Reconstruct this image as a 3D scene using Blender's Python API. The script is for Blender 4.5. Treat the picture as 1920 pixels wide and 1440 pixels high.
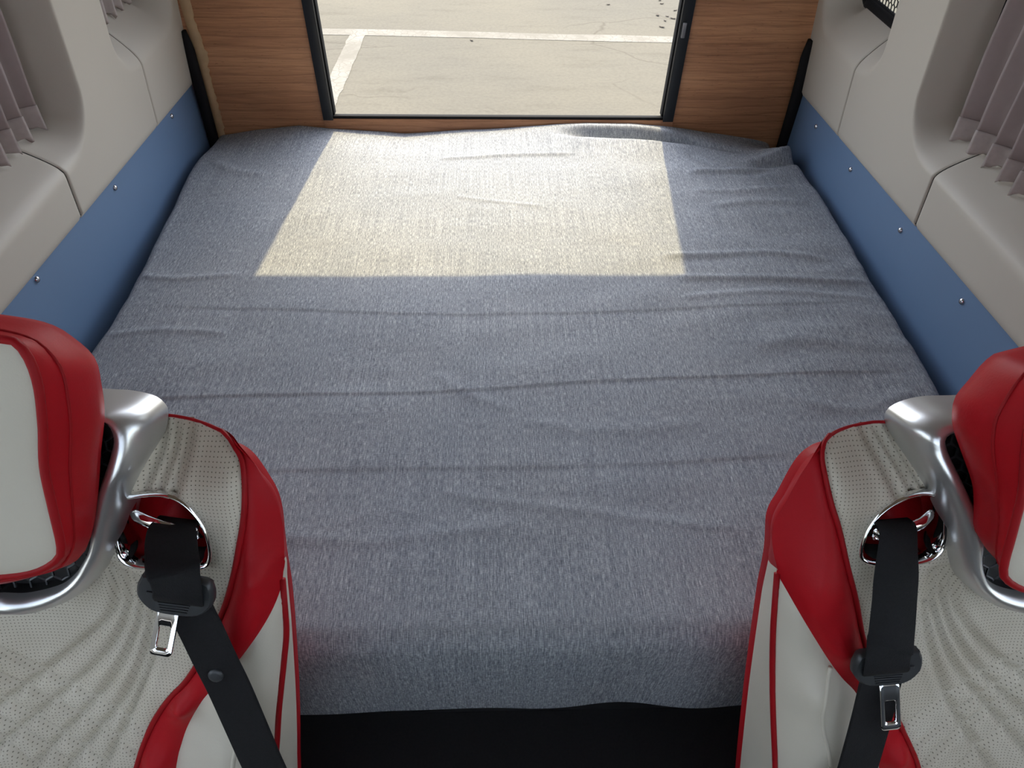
import bpy, bmesh, math, random
import numpy as np
from mathutils import Vector, Matrix
from mathutils.geometry import delaunay_2d_cdt

for o in list(bpy.data.objects):
    bpy.data.objects.remove(o)
random.seed(4)
RNG = np.random.RandomState(4)
SC = bpy.context.scene
COL = SC.collection

# ------------------------------------------------------------------ camera
cd = bpy.data.cameras.new('camera')
cam = bpy.data.objects.new('camera', cd)
COL.objects.link(cam)
cd.sensor_width = 36.0
cd.lens = 24.09
cd.clip_start = 0.02
right = Vector((0.9995, -0.0261, 0.0171))
fwd = Vector((0.0302, 0.6970, -0.7164))
right = (right - fwd * right.dot(fwd)).normalized(); fwd.normalize()
up = right.cross(fwd)
cam.matrix_world = Matrix(((right.x, up.x, -fwd.x, 0), (right.y, up.y, -fwd.y, 0),
                           (right.z, up.z, -fwd.z, 1.48), (0, 0, 0, 1)))
SC.camera = cam

# ------------------------------------------------------------------ sky, sun, exposure
SUN_DIR = Vector((-0.075, -0.80, -1.24)).normalized()
wd = bpy.data.worlds.new('sky'); SC.world = wd
wd.use_nodes = True
wn = wd.node_tree.nodes; wl = wd.node_tree.links
sky = wn.new('ShaderNodeTexSky')
sky.sky_type = 'NISHITA'
sky.sun_disc = False
sky.sun_elevation = math.radians(57)
sky.sun_rotation = math.radians(5)
sky.air_density = 1.0; sky.dust_density = 1.5; sky.ozone_density = 1.0
bg = wn['Background']
bg.inputs['Strength'].default_value = 0.86
hs_ = wn.new('ShaderNodeHueSaturation'); hs_.inputs['Saturation'].default_value = 0.5
wl.new(sky.outputs[0], hs_.inputs['Color']); wl.new(hs_.outputs[0], bg.inputs['Color'])
sd = bpy.data.lights.new('sun', 'SUN'); sun = bpy.data.objects.new('sun', sd)
COL.objects.link(sun)
sd.energy = 4.9; sd.color = (1.0, 0.81, 0.44); sd.angle = math.radians(0.6)
sun.location = (0.6, 6.5, 10.0)
sun.rotation_euler = SUN_DIR.to_track_quat('-Z', 'Y').to_euler()
SC.view_settings.view_transform = 'Standard'
SC.view_settings.look = 'None'
SC.view_settings.gamma = 1.0
SC.view_settings.use_curve_mapping = False
SC.view_settings.exposure = 0.0

# ------------------------------------------------------------------ helpers
def smooth01(t):
    t = np.clip(t, 0, 1); return t * t * (3 - 2 * t)

def link(name, me, mat=None, parent=None, smooth=True):
    o = bpy.data.objects.new(name, me)
    COL.objects.link(o)
    if mat is not None:
        me.materials.append(mat)
    if smooth:
        me.polygons.foreach_set('use_smooth', [True] * len(me.polygons))
    if parent is not None:
        o.parent = parent
    return o

def mesh(name, verts, faces, mat=None, parent=None, smooth=True, uv=None, sharp=None):
    me = bpy.data.meshes.new(name)
    me.from_pydata([tuple(map(float, v)) for v in verts], [], [tuple(map(int, f)) for f in faces])
    if uv is not None:
        lay = me.uv_layers.new(name='UVMap')
        idx = np.zeros(len(me.loops), dtype=np.int32)
        me.loops.foreach_get('vertex_index', idx)
        lay.data.foreach_set('uv', np.asarray(uv, dtype=np.float32)[idx].ravel())
    bm = bmesh.new(); bm.from_mesh(me)
    bmesh.ops.recalc_face_normals(bm, faces=bm.faces)
    bm.to_mesh(me); bm.free()
    me.update()
    o = link(name, me, mat, parent, smooth)
    if sharp:
        me.set_sharp_from_angle(angle=math.radians(sharp))
    return o

def empty(name, loc):
    o = bpy.data.objects.new(name, None); COL.objects.link(o)
    o.location = loc; o.empty_display_size = 0.05
    return o

def tag(o, label, cat, group=None, kind=None):
    o['label'] = label
    o['category'] = cat
    if group: o['group'] = group
    if kind: o['kind'] = kind
    return o

class MB:
    """collects several shapes into one mesh"""
    def __init__(s): s.v = []; s.f = []
    def add(s, v, f):
        n = len(s.v); s.v += [tuple(map(float, p)) for p in v]; s.f += [tuple(i + n for i in q) for q in f]
        return s
    def box(s, lo, hi):
        x0, y0, z0 = lo; x1, y1, z1 = hi
        v = [(x0,y0,z0),(x1,y0,z0),(x1,y1,z0),(x0,y1,z0),(x0,y0,z1),(x1,y0,z1),(x1,y1,z1),(x0,y1,z1)]
        return s.add(v, [(0,3,2,1),(4,5,6,7),(0,1,5,4),(1,2,6,5),(2,3,7,6),(3,0,4,7)])
    def build(s, name, mat, parent=None, smooth=False, bevel=0, seg=2, sharp=None):
        o = mesh(name, s.v, s.f, mat, parent, smooth)
        if bevel:
            bm = bmesh.new(); bm.from_mesh(o.data)
            bmesh.ops.bevel(bm, geom=list(bm.edges), offset=bevel, segments=seg, profile=0.5, affect='EDGES', clamp_overlap=True)
            bm.to_mesh(o.data); bm.free()
            o.data.polygons.foreach_set('use_smooth', [True] * len(o.data.polygons))
            o.data.set_sharp_from_angle(angle=math.radians(sharp or 40))
        return o

def catmull(pts, n, closed=False):
    """resample a polyline as a smooth curve with n points, even spacing"""
    P = np.asarray(pts, float)
    if closed:
        Q = np.vstack([P[-1], P, P[0], P[1]])
    else:
        Q = np.vstack([2 * P[0] - P[1], P, 2 * P[-1] - P[-2]])
    out = []
    for i in range(1, len(Q) - 2):
        p0, p1, p2, p3 = Q[i-1], Q[i], Q[i+1], Q[i+2]
        for t in np.linspace(0, 1, 12, endpoint=False):
            out.append(0.5 * ((2*p1) + (-p0+p2)*t + (2*p0-5*p1+4*p2-p3)*t*t + (-p0+3*p1-3*p2+p3)*t**3))
    out.append(Q[-2])
    out = np.array(out)
    L = np.r_[0, np.cumsum(np.linalg.norm(np.diff(out, axis=0), axis=1))]
    tt = np.linspace(0, L[-1], n, endpoint=not closed)
    return np.stack([np.interp(tt, L, out[:, k]) for k in range(out.shape[1])], 1)

def tube(pts, r, seg=8, closed=False, ref=None, sx=1.0, sy=1.0):
    """verts, faces of a tube along pts; r scalar or per point; elliptical with sx, sy"""
    P = np.asarray(pts, float); n = len(P)
    r = np.full(n, r) if np.isscalar(r) else np.asarray(r, float)
    if closed: T = np.roll(P, -1, 0) - np.roll(P, 1, 0)
    else: T = np.gradient(P, axis=0)
    T /= np.linalg.norm(T, axis=1)[:, None] + 1e-12
    rf = np.array(ref if ref is not None else (0.123, 0.31, 0.94), float)
    V = []; F = []
    for i in range(n):
        b = np.cross(T[i], rf); b /= np.linalg.norm(b) + 1e-12
        a = np.cross(b, T[i])
        for k in range(seg):
            th = 2 * math.pi * k / seg
            V.append(P[i] + r[i] * (math.cos(th) * sx * b + math.sin(th) * sy * a))
    m = n if closed else n - 1
    for i in range(m):
        j = (i + 1) % n
        for k in range(seg):
            k2 = (k + 1) % seg
            F.append((i*seg+k, i*seg+k2, j*seg+k2, j*seg+k))
    if not closed:
        F.append(tuple(range(seg))[::-1]); F.append(tuple((n-1)*seg + k for k in range(seg)))
    return V, F

def loft(rows, closed_u=False, cap0=False, cap1=False):
    n = len(rows[0]); V = [p for r in rows for p in r]; F = []
    for i in range(len(rows) - 1):
        for k in range(n if closed_u else n - 1):
            k2 = (k + 1) % n
            F.append((i*n+k, i*n+k2, (i+1)*n+k2, (i+1)*n+k))
    if cap0: F.append(tuple(range(n))[::-1])
    if cap1: F.append(tuple((len(rows)-1)*n + k for k in range(n)))
    return V, F

def grid_faces(nu, nv, keep=None):
    F = []
    for i in range(nu - 1):
        for j in range(nv - 1):
            if keep is None or keep[i, j]:
                F.append((i*nv+j, (i+1)*nv+j, (i+1)*nv+j+1, i*nv+j+1))
    return F

# ------------------------------------------------------------------ materials
def nodes(name):
    m = bpy.data.materials.new(name); m.use_nodes = True
    nt = m.node_tree; return m, nt, nt.nodes, nt.links, nt.nodes['Principled BSDF']

def setp(b, **k):
    for a, v in k.items():
        b.inputs[a.replace('_', ' ')].default_value = v

def plain(name, col, rough=0.5, metal=0.0, spec=0.5, vary=0.08, scale=30, bump=0.0, bscale=400):
    m, nt, N, L, b = nodes(name)
    setp(b, Roughness=rough, Metallic=metal)
    b.inputs['Specular IOR Level'].default_value = spec
    tc = N.new('ShaderNodeTexCoord')
    nz = N.new('ShaderNodeTexNoise'); nz.inputs['Scale'].default_value = scale; nz.inputs['Detail'].default_value = 4
    L.new(tc.outputs['Object'], nz.inputs['Vector'])
    mx = N.new('ShaderNodeMix'); mx.data_type = 'RGBA'
    mx.inputs[6].default_value = (*[c * (1 - vary) for c in col], 1)
    mx.inputs[7].default_value = (*[min(1, c * (1 + vary)) for c in col], 1)
    L.new(nz.outputs['Fac'], mx.inputs[0]); L.new(mx.outputs[2], b.inputs['Base Color'])
    if bump:
        n2 = N.new('ShaderNodeTexNoise'); n2.inputs['Scale'].default_value = bscale; n2.inputs['Detail'].default_value = 2
        L.new(tc.outputs['Object'], n2.inputs['Vector'])
        bp = N.new('ShaderNodeBump'); bp.inputs['Strength'].default_value = bump; bp.inputs['Distance'].default_value = 0.001
        L.new(n2.outputs['Fac'], bp.inputs['Height']); L.new(bp.outputs[0], b.inputs['Normal'])
    return m

def ramp(N, pts):
    r = N.new('ShaderNodeValToRGB'); e = r.color_ramp.elements
    while len(e) < len(pts): e.new(0.5)
    for k, (p, c) in enumerate(pts):
        e[k].position = p; e[k].color = (*c, 1)
    return r

def noise(N, L, vec, scale, detail=3, rough=0.5):
    n = N.new('ShaderNodeTexNoise'); n.inputs['Scale'].default_value = scale
    n.inputs['Detail'].default_value = detail; n.inputs['Roughness'].default_value = rough
    L.new(vec, n.inputs['Vector']); return n

def mapping(N, L, vec, scale, rot=(0, 0, 0)):
    mp = N.new('ShaderNodeMapping'); mp.inputs['Scale'].default_value = scale; mp.inputs['Rotation'].default_value = rot
    L.new(vec, mp.inputs['Vector']); return mp.outputs[0]

def mixc(N, L, fac, a, b_, mode='MIX'):
    mx = N.new('ShaderNodeMix'); mx.data_type = 'RGBA'; mx.blend_type = mode
    for s, v in ((0, fac), (6, a), (7, b_)):
        if hasattr(v, 'links') or hasattr(v, 'is_linked'): L.new(v, mx.inputs[s])
        elif s == 0: mx.inputs[0].default_value = v
        else: mx.inputs[s].default_value = (*v, 1)
    return mx.outputs[2]

def mat_fabric():
    m, nt, N, L, b = nodes('slub weave grey sheet')
    setp(b, Roughness=0.95); b.inputs['Specular IOR Level'].default_value = 0.15
    tc = N.new('ShaderNodeTexCoord'); v = tc.outputs['Object']
    warp = noise(N, L, mapping(N, L, v, (760, 70, 70)), 1.0, 3, 0.6)
    warp2 = noise(N, L, mapping(N, L, v, (420, 5, 5)), 1.0, 2, 0.5)
    weft = noise(N, L, mapping(N, L, v, (240, 900, 240)), 1.0, 2, 0.5)
    blot = noise(N, L, v, 3.5, 3)
    c1 = ramp(N, [(0.30, (0.172, 0.187, 0.212)), (0.52, (0.318, 0.335, 0.358)), (0.74, (0.585, 0.598, 0.605))])
    L.new(warp.outputs['Fac'], c1.inputs[0])
    c2 = ramp(N, [(0.32, (0.72, 0.72, 0.72)), (0.7, (1.2, 1.2, 1.2))]); L.new(weft.outputs['Fac'], c2.inputs[0])
    c3 = ramp(N, [(0.3, (0.80, 0.81, 0.83)), (0.7, (1.16, 1.16, 1.14))]); L.new(warp2.outputs['Fac'], c3.inputs[0])
    c4 = ramp(N, [(0.3, (0.93, 0.94, 0.96)), (0.7, (1.06, 1.05, 1.04))]); L.new(blot.outputs['Fac'], c4.inputs[0])
    x = mixc(N, L, 1.0, c1.outputs[0], c2.outputs[0], 'MULTIPLY')
    x = mixc(N, L, 1.0, x, c3.outputs[0], 'MULTIPLY')
    x = mixc(N, L, 1.0, x, c4.outputs[0], 'MULTIPLY')
    L.new(x, b.inputs['Base Color'])
    bp = N.new('ShaderNodeBump'); bp.inputs['Strength'].default_value = 0.25; bp.inputs['Distance'].default_value = 0.0008
    L.new(warp.outputs['Fac'], bp.inputs['Height']); L.new(bp.outputs[0], b.inputs['Normal'])
    return m

def mat_wood(seed, dark=1.0):
    m, nt, N, L, b = nodes('walnut laminate')
    setp(b, Roughness=0.42); b.inputs['Specular IOR Level'].default_value = 0.4
    tc = N.new('ShaderNodeTexCoord')
    mp = N.new('ShaderNodeMapping'); mp.inputs['Location'].default_value = (seed, seed * 2.3, seed * 1.7)
    L.new(tc.outputs['Object'], mp.inputs['Vector']); v = mp.outputs[0]
    big = noise(N, L, mapping(N, L, v, (1.6, 1.6, 9)), 1.0, 3)
    g = N.new('ShaderNodeTexWave'); g.wave_type = 'BANDS'; g.bands_direction = 'Z'; g.wave_profile = 'SAW'
    g.inputs['Scale'].default_value = 12; g.inputs['Distortion'].default_value = 4.5; g.inputs['Detail'].default_value = 3
    g.inputs['Detail Scale'].default_value = 1.1
    L.new(mapping(N, L, v, (0.25, 0.25, 1.0)), g.inputs['Vector'])
    fine = noise(N, L, mapping(N, L, v, (9, 9, 330)), 1.0, 4, 0.65)
    pore = noise(N, L, mapping(N, L, v, (45, 45, 260)), 1.0, 2, 0.7)
    base = ramp(N, [(0.25, (0.31 * dark, 0.145 * dark, 0.072 * dark)), (0.5, (0.44 * dark, 0.215 * dark, 0.108 * dark)), (0.75, (0.56 * dark, 0.29 * dark, 0.15 * dark))])
    L.new(big.outputs['Fac'], base.inputs[0])
    gl = ramp(N, [(0.0, (0.80, 0.76, 0.72)), (0.16, (1.02, 1.0, 0.98)), (0.85, (1.08, 1.08, 1.08)), (1.0, (0.84, 0.80, 0.77))])
    L.new(g.outputs['Fac'], gl.inputs[0])
    fl = ramp(N, [(0.3, (0.66, 0.62, 0.6)), (0.6, (1.1, 1.1, 1.1))]); L.new(fine.outputs['Fac'], fl.inputs[0])
    pl = ramp(N, [(0.28, (0.6, 0.55, 0.52)), (0.36, (1, 1, 1))]); L.new(pore.outputs['Fac'], pl.inputs[0])
    x = mixc(N, L, 1.0, base.outputs[0], gl.outputs[0], 'MULTIPLY')
    x = mixc(N, L, 0.8, x, fl.outputs[0], 'MULTIPLY')
    x = mixc(N, L, 0.7, x, pl.outputs[0], 'MULTIPLY')
    L.new(x, b.inputs['Base Color'])
    return m

def mat_perf():
    """cream leather with a grid of punched dots, laid out in the panel's own metres (UV)"""
    m, nt, N, L, b = nodes('cream perforated leather')
    setp(b, Roughness=0.5); b.inputs['Specular IOR Level'].default_value = 0.35
    uv = N.new('ShaderNodeUVMap'); uv.uv_map = 'UVMap'
    sp = 0.0041
    def lattice(off):
        mp = N.new('ShaderNodeMapping'); mp.inputs['Scale'].default_value = (1 / sp, 1 / sp, 1)
        mp.inputs['Location'].default_value = (off, off, 0)
        L.new(uv.outputs[0], mp.inputs['Vector'])
        fr = N.new('ShaderNodeVectorMath'); fr.operation = 'FRACTION'; L.new(mp.outputs[0], fr.inputs[0])
        sb = N.new('ShaderNodeVectorMath'); sb.operation = 'SUBTRACT'; L.new(fr.outputs[0], sb.inputs[0]); sb.inputs[1].default_value = (0.5, 0.5, 0)
        ln = N.new('ShaderNodeVectorMath'); ln.operation = 'LENGTH'; L.new(sb.outputs[0], ln.inputs[0])
        return ln.outputs['Value']
    lt = N.new('ShaderNodeMath'); lt.operation = 'LESS_THAN'; lt.inputs[1].default_value = 0.15
    L.new(lattice(0), lt.inputs[0])
    tc = N.new('ShaderNodeTexCoord')
    nz = noise(N, L, tc.outputs['Object'], 14, 4)
    base = ramp(N, [(0.3, (0.54, 0.49, 0.395)), (0.7, (0.62, 0.575, 0.48))]); L.new(nz.outputs['Fac'], base.inputs[0])
    L.new(mixc(N, L, lt.outputs[0], base.outputs[0], (0.17, 0.15, 0.11)), b.inputs['Base Color'])
    gr = noise(N, L, tc.outputs['Object'], 500, 2)
    bp = N.new('ShaderNodeBump'); bp.inputs['Strength'].default_value = 0.12; bp.inputs['Distance'].default_value = 0.0006
    L.new(gr.outputs['Fac'], bp.inputs['Height']); L.new(bp.outputs[0], b.inputs['Normal'])
    return m

def mat_ground():
    m, nt, N, L, b = nodes('dusty cracked concrete')
    setp(b, Roughness=0.95)
    tc = N.new('ShaderNodeTexCoord'); v = tc.outputs['Object']
    big = noise(N, L, v, 0.55, 4); mid = noise(N, L, mapping(N, L, v, (1.2, 4.5, 1)), 1.6, 8, 0.68); fine = noise(N, L, v, 38, 5, 0.7)
    c = ramp(N, [(0.3, (0.098, 0.090, 0.071)), (0.7, (0.130, 0.116, 0.085))]); L.new(big.outputs['Fac'], c.inputs[0])
    c2 = ramp(N, [(0.28, (0.84, 0.83, 0.80)), (0.45, (1, 1, 1)), (0.75, (1.07, 1.07, 1.06))]); L.new(mid.outputs['Fac'], c2.inputs[0])
    c3 = ramp(N, [(0.3, (0.86, 0.86, 0.86)), (0.6, (1.04, 1.04, 1.04))]); L.new(fine.outputs['Fac'], c3.inputs[0])
    dist = noise(N, L, v, 1.3, 4)
    vw = mixc(N, L, 0.35, v, dist.outputs['Color'])
    vo = N.new('ShaderNodeTexVoronoi'); vo.feature = 'DISTANCE_TO_EDGE'; vo.inputs['Scale'].default_value = 1.5; L.new(mapping(N, L, vw, (0.6, 1.8, 1)), vo.inputs['Vector'])
    cr = ramp(N, [(0.0, (0.72, 0.70, 0.66)), (0.012, (1, 1, 1))]); L.new(vo.outputs['Distance'], cr.inputs[0])
    crm = noise(N, L, v, 0.9, 2); crr = ramp(N, [(0.46, (0, 0, 0)), (0.56, (1, 1, 1))]); L.new(crm.outputs['Fac'], crr.inputs[0])
    x = mixc(N, L, 1.0, c.outputs[0], c2.outputs[0], 'MULTIPLY'); x = mixc(N, L, 1.0, x, c3.outputs[0], 'MULTIPLY')
    x = mixc(N, L, crr.outputs[0], x, mixc(N, L, 1.0, x, cr.outputs[0], 'MULTIPLY'))
    L.new(x, b.inputs['Base Color'])
    return m

def mat_paint():
    m, nt, N, L, b = nodes('cracked white road paint')
    setp(b, Roughness=0.9)
    tc = N.new('ShaderNodeTexCoord'); v = tc.outputs['Object']
    dist = noise(N, L, v, 9, 3)
    vw = mixc(N, L, 0.06, v, dist.outputs['Color'])
    vo = N.new('ShaderNodeTexVoronoi'); vo.feature = 'DISTANCE_TO_EDGE'; vo.inputs['Scale'].default_value = 17; L.new(vw, vo.inputs['Vector'])
    cr = ramp(N, [(0.0, (0.13, 0.12, 0.097)), (0.07, (0.225, 0.212, 0.18))]); L.new(vo.outputs['Distance'], cr.inputs[0])
    we = noise(N, L, v, 2.2, 5, 0.7); wr = ramp(N, [(0.35, (1, 1, 1)), (0.62, (0, 0, 0))]); L.new(we.outputs['Fac'], wr.inputs[0])
    L.new(mixc(N, L, wr.outputs[0], (0.148, 0.136, 0.110), cr.outputs[0]), b.inputs['Base Color'])
    return m

def mat_glass():
    m, nt, N, L, b = nodes('tinted window glass')
    setp(b, Roughness=0.02, IOR=1.45); b.inputs['Base Color'].default_value = (0.96, 0.98, 0.97, 1)
    b.inputs['Transmission Weight'].default_value = 1.0
    return m

M = dict(
    sheet=mat_fabric(), wood_l=mat_wood(1.3), wood_r=mat_wood(6.2), wood_s=mat_wood(3.1),
    perf=mat_perf(), ground=mat_ground(), paint=mat_paint(), glass=mat_glass(),
    taupe=plain('taupe grained plastic', (0.475, 0.433, 0.368), 0.55, vary=0.04, scale=3, bump=0.12, bscale=700),
    blue=plain('blue painted board', (0.122, 0.195, 0.315), 0.42, vary=0.04, scale=4),
    cream=plain('cream leather', (0.60, 0.56, 0.47), 0.48, spec=0.35, vary=0.05, scale=12, bump=0.15, bscale=500),
    red=plain('red leather', (0.40, 0.007, 0.013), 0.48, spec=0.16, vary=0.1, scale=9, bump=0.15, bscale=500),
    redpipe=plain('red piping', (0.31, 0.007, 0.011), 0.48, spec=0.16, vary=0.1, scale=30),
    silver=plain('satin silver plastic', (0.62, 0.62, 0.615), 0.32, metal=0.8, vary=0.02, scale=20),
    chrome=plain('chrome', (0.86, 0.86, 0.87), 0.05, metal=1.0, vary=0.01),
    steel=plain('screw steel', (0.6, 0.6, 0.62), 0.2, metal=1.0, vary=0.02),
    black=plain('black plastic', (0.012, 0.012, 0.013), 0.45, vary=0.2),
    plastic=plain('charcoal buckle plastic', (0.034, 0.037, 0.041), 0.42, vary=0.2),
    webbing=plain('black webbing', (0.010, 0.010, 0.0115), 0.75, spec=0.25, vary=0.3, scale=300, bump=0.4, bscale=900),
    rubber=plain('black rubber', (0.010, 0.010, 0.011), 0.75, spec=0.15, vary=0.2),
    alu=plain('black anodised aluminium', (0.018, 0.020, 0.023), 0.35, metal=0.3, vary=0.1),
    carpet=plain('dark carpet', (0.02, 0.02, 0.022), 0.95, vary=0.3, scale=200),
    roof=plain('brown headliner', (0.28, 0.23, 0.17), 0.9, vary=0.03, scale=5),
    curtain=plain('mauve pleated curtain', (0.33, 0.27, 0.262), 0.8, spec=0.2, vary=0.06, scale=60),
    hem=plain('pale curtain hem', (0.40, 0.345, 0.325), 0.7, spec=0.25, vary=0.15, scale=80),
    tape=plain('brown edge tape', (0.40, 0.26, 0.135), 0.6, vary=0.2, scale=40),
    mattress=plain('foam mattress', (0.35, 0.33, 0.3), 0.9, vary=0.1),
    leaf=plain('dry leaf', (0.07, 0.055, 0.04), 0.9, vary=0.4, scale=60),
    latch=plain('grey latch', (0.25, 0.25, 0.26), 0.4, metal=0.6, vary=0.05),
)
# ------------------------------------------------------------------ ground outside
g = mesh('ground', [(-25,-15,-0.55),(25,-15,-0.55),(25,45,-0.55),(-25,45,-0.55)], [(0,1,2,3)], M['ground'], smooth=False)
tag(g, 'dusty pale concrete parking ground seen through the open rear doorway', 'ground', kind='structure')
def paint_strip(path, width, parent):
    P = catmull(path, 40)
    T = np.gradient(P, axis=0); T /= np.linalg.norm(T, axis=1)[:, None]
    Nn = np.stack([-T[:, 1], T[:, 0]], 1)
    V = []
    for p, n in zip(P, Nn):
        w1 = width / 2 * (1 + 0.05 * RNG.randn()); w2 = width / 2 * (1 + 0.05 * RNG.randn())
        V += [(p[0]+n[0]*w1, p[1]+n[1]*w1, 0.0), (p[0]+n[0]*w1, p[1]+n[1]*w1, 0.003), (p[0]-n[0]*w2, p[1]-n[1]*w2, 0.003), (p[0]-n[0]*w2, p[1]-n[1]*w2, 0.0)]
    V = [(x, y, z - 0.55) for x, y, z in V]
    F = []
    for i in range(len(P) - 1):
        for k in range(3):
            F.append((i*4+k, i*4+k+1, (i+1)*4+k+1, (i+1)*4+k))
    return mesh('painted_line', V, F, M['paint'], parent, smooth=False)
paint_strip([(-6, 6.05), (-1.34, 6.005), (-0.07, 5.955), (1.41, 5.89), (3.2, 5.83)], 0.14, g)
paint_strip([(-1.065, 5.93), (-1.085, 5.3), (-1.11, 4.6), (-1.17, 3.2)], 0.13, g)
for k, (x, y) in enumerate([(1.57,6.87),(1.57,6.78),(1.56,6.44),(1.52,6.33),(1.46,6.18),(1.08,6.74),(1.48,6.47),(1.6,6.39),(-0.14,5.83),(1.66,6.6)]):
    s = 0.016 + 0.012 * RNG.rand(); a = RNG.rand() * 6.28
    V = []; n = 8
    for j in range(n):
        th = 2 * math.pi * j / n; rr = s * (1 + 0.35 * RNG.randn() * 0.5)
        px, py = rr * math.cos(th), 0.62 * rr * math.sin(th)
        V.append((x + px * math.cos(a) - py * math.sin(a), y + px * math.sin(a) + py * math.cos(a), -0.5485 + 0.007 * abs(math.cos(th))))
    V.append((x, y, -0.5425)); V.append((x, y, -0.5495))
    F = [(j, (j+1) % n, n) for j in range(n)] + [((j+1) % n, j, n+1) for j in range(n)]
    o = mesh('dry_leaf', V, F, M['leaf'])
    tag(o, 'lone dark dry leaf lying just inside the long painted line' if k == 8 else 'small dark dry leaf scattered beyond the far end of the painted line' if x > 1.3 else 'lone dark dry leaf lying well beyond the long painted line', 'leaf', 'dry leaves on the concrete')

# ------------------------------------------------------------------ van floor and roof
o = MB().box((-0.93,-1.6,-0.06),(1.0,2.16,0.0)).build('floor', M['carpet']); tag(o, 'dark carpeted van floor in front of the bed', 'floor', kind='structure')
# roof: shallow arch
xs = np.linspace(-0.80, 0.87, 25); rows = []
for y in np.linspace(-0.78, 2.16, 12):
    rows.append([(x, y, 1.93 + 0.05 * (1 - ((x - 0.035) / 0.84) ** 2)) for x in xs])
V, F = loft(rows); V2 = [(a, b, c + 0.04) for a, b, c in V]
n = len(V); nx = len(xs); nr = len(rows)
F += [tuple(i + n for i in f) for f in F]
rim = [(i) for i in range(nx)] + [r*nx + nx-1 for r in range(1, nr)] + [(nr-1)*nx + i for i in range(nx-2, -1, -1)] + [r*nx for r in range(nr-2, 0, -1)]
F += [(rim[i], rim[(i+1) % len(rim)], rim[(i+1) % len(rim)] + n, rim[i] + n) for i in range(len(rim))]
o = mesh('ceiling', V + V2, F, M['roof'], sharp=40); tag(o, 'pale arched van headliner', 'ceiling', kind='structure')

# ------------------------------------------------------------------ side walls
def rr_inside(y, z, y0, y1, z0, z1, R, w_side, w_bot):
    """inside distance to a rounded rectangle and the local width of its sloping reveal"""
    cy, cz = (y0 + y1) / 2, (z0 + z1) / 2
    qy = np.abs(y - cy) - ((y1 - y0) / 2 - R); qz = np.abs(z - cz) - ((z1 - z0) / 2 - R)
    out = np.sqrt(np.maximum(qy, 0) ** 2 + np.maximum(qz, 0) ** 2); ins = np.minimum(np.maximum(qy, qz), 0)
    d = R - out - ins
    corner = (qy > 0) & (qz > 0)
    ny2 = np.where(corner, np.maximum(qy, 0) ** 2 / (out ** 2 + 1e-9), np.where(qy > qz, 1.0, 0.0))
    w = w_side * ny2 + w_bot * (1 - ny2)
    return d, w

WIN_F = (-0.50, 1.435, 0.775, 1.66, 0.11, 0.020, 0.055)
WIN_R = (1.640, 2.035, 0.812, 1.60, 0.10, 0.045, 0.090)
def wall_depth(y, z):
    """outward recess of the moulded side panel and the mask of the glazed hole"""
    dep = np.zeros_like(y); hole = np.zeros(y.shape, bool)
    for (y0, y1, z0, z1, R, ws, wb), D in ((WIN_F, 0.095), (WIN_R, 0.085)):
        d, w = rr_inside(y, z, y0, y1, z0, z1, R, ws, wb)
        t = np.clip((d + 0.010) / (w + 0.010), 0, 1); a_ = 0.45
        dep += D * (np.sqrt(t * t + a_ * a_) - a_) / (math.sqrt(1 + a_ * a_) - a_)
        hole |= d > w + 0.004
    # soft swell under the windows and along the pillar
    return dep, hole

def contour(win, shrink, n=160, D=0.09):
    y0, y1, z0, z1, R, ws, wb = win
    y0 += ws; y1 -= ws; z0 += wb; z1 -= wb; R = R - (ws + wb) / 2 + 0.012
    y0 += shrink; y1 -= shrink; z0 += shrink; z1 -= shrink
    P = []
    for cy, cz, a0 in ((y1 - R, z0 + R, -90), (y1 - R, z1 - R, 0), (y0 + R, z1 - R, 90), (y0 + R, z0 + R, 180)):
        for a in np.linspace(a0, a0 + 90, 10):
            P.append((cy + R * math.cos(math.radians(a)), cz + R * math.sin(math.radians(a))))
    return catmull(P, n, closed=True)

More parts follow.
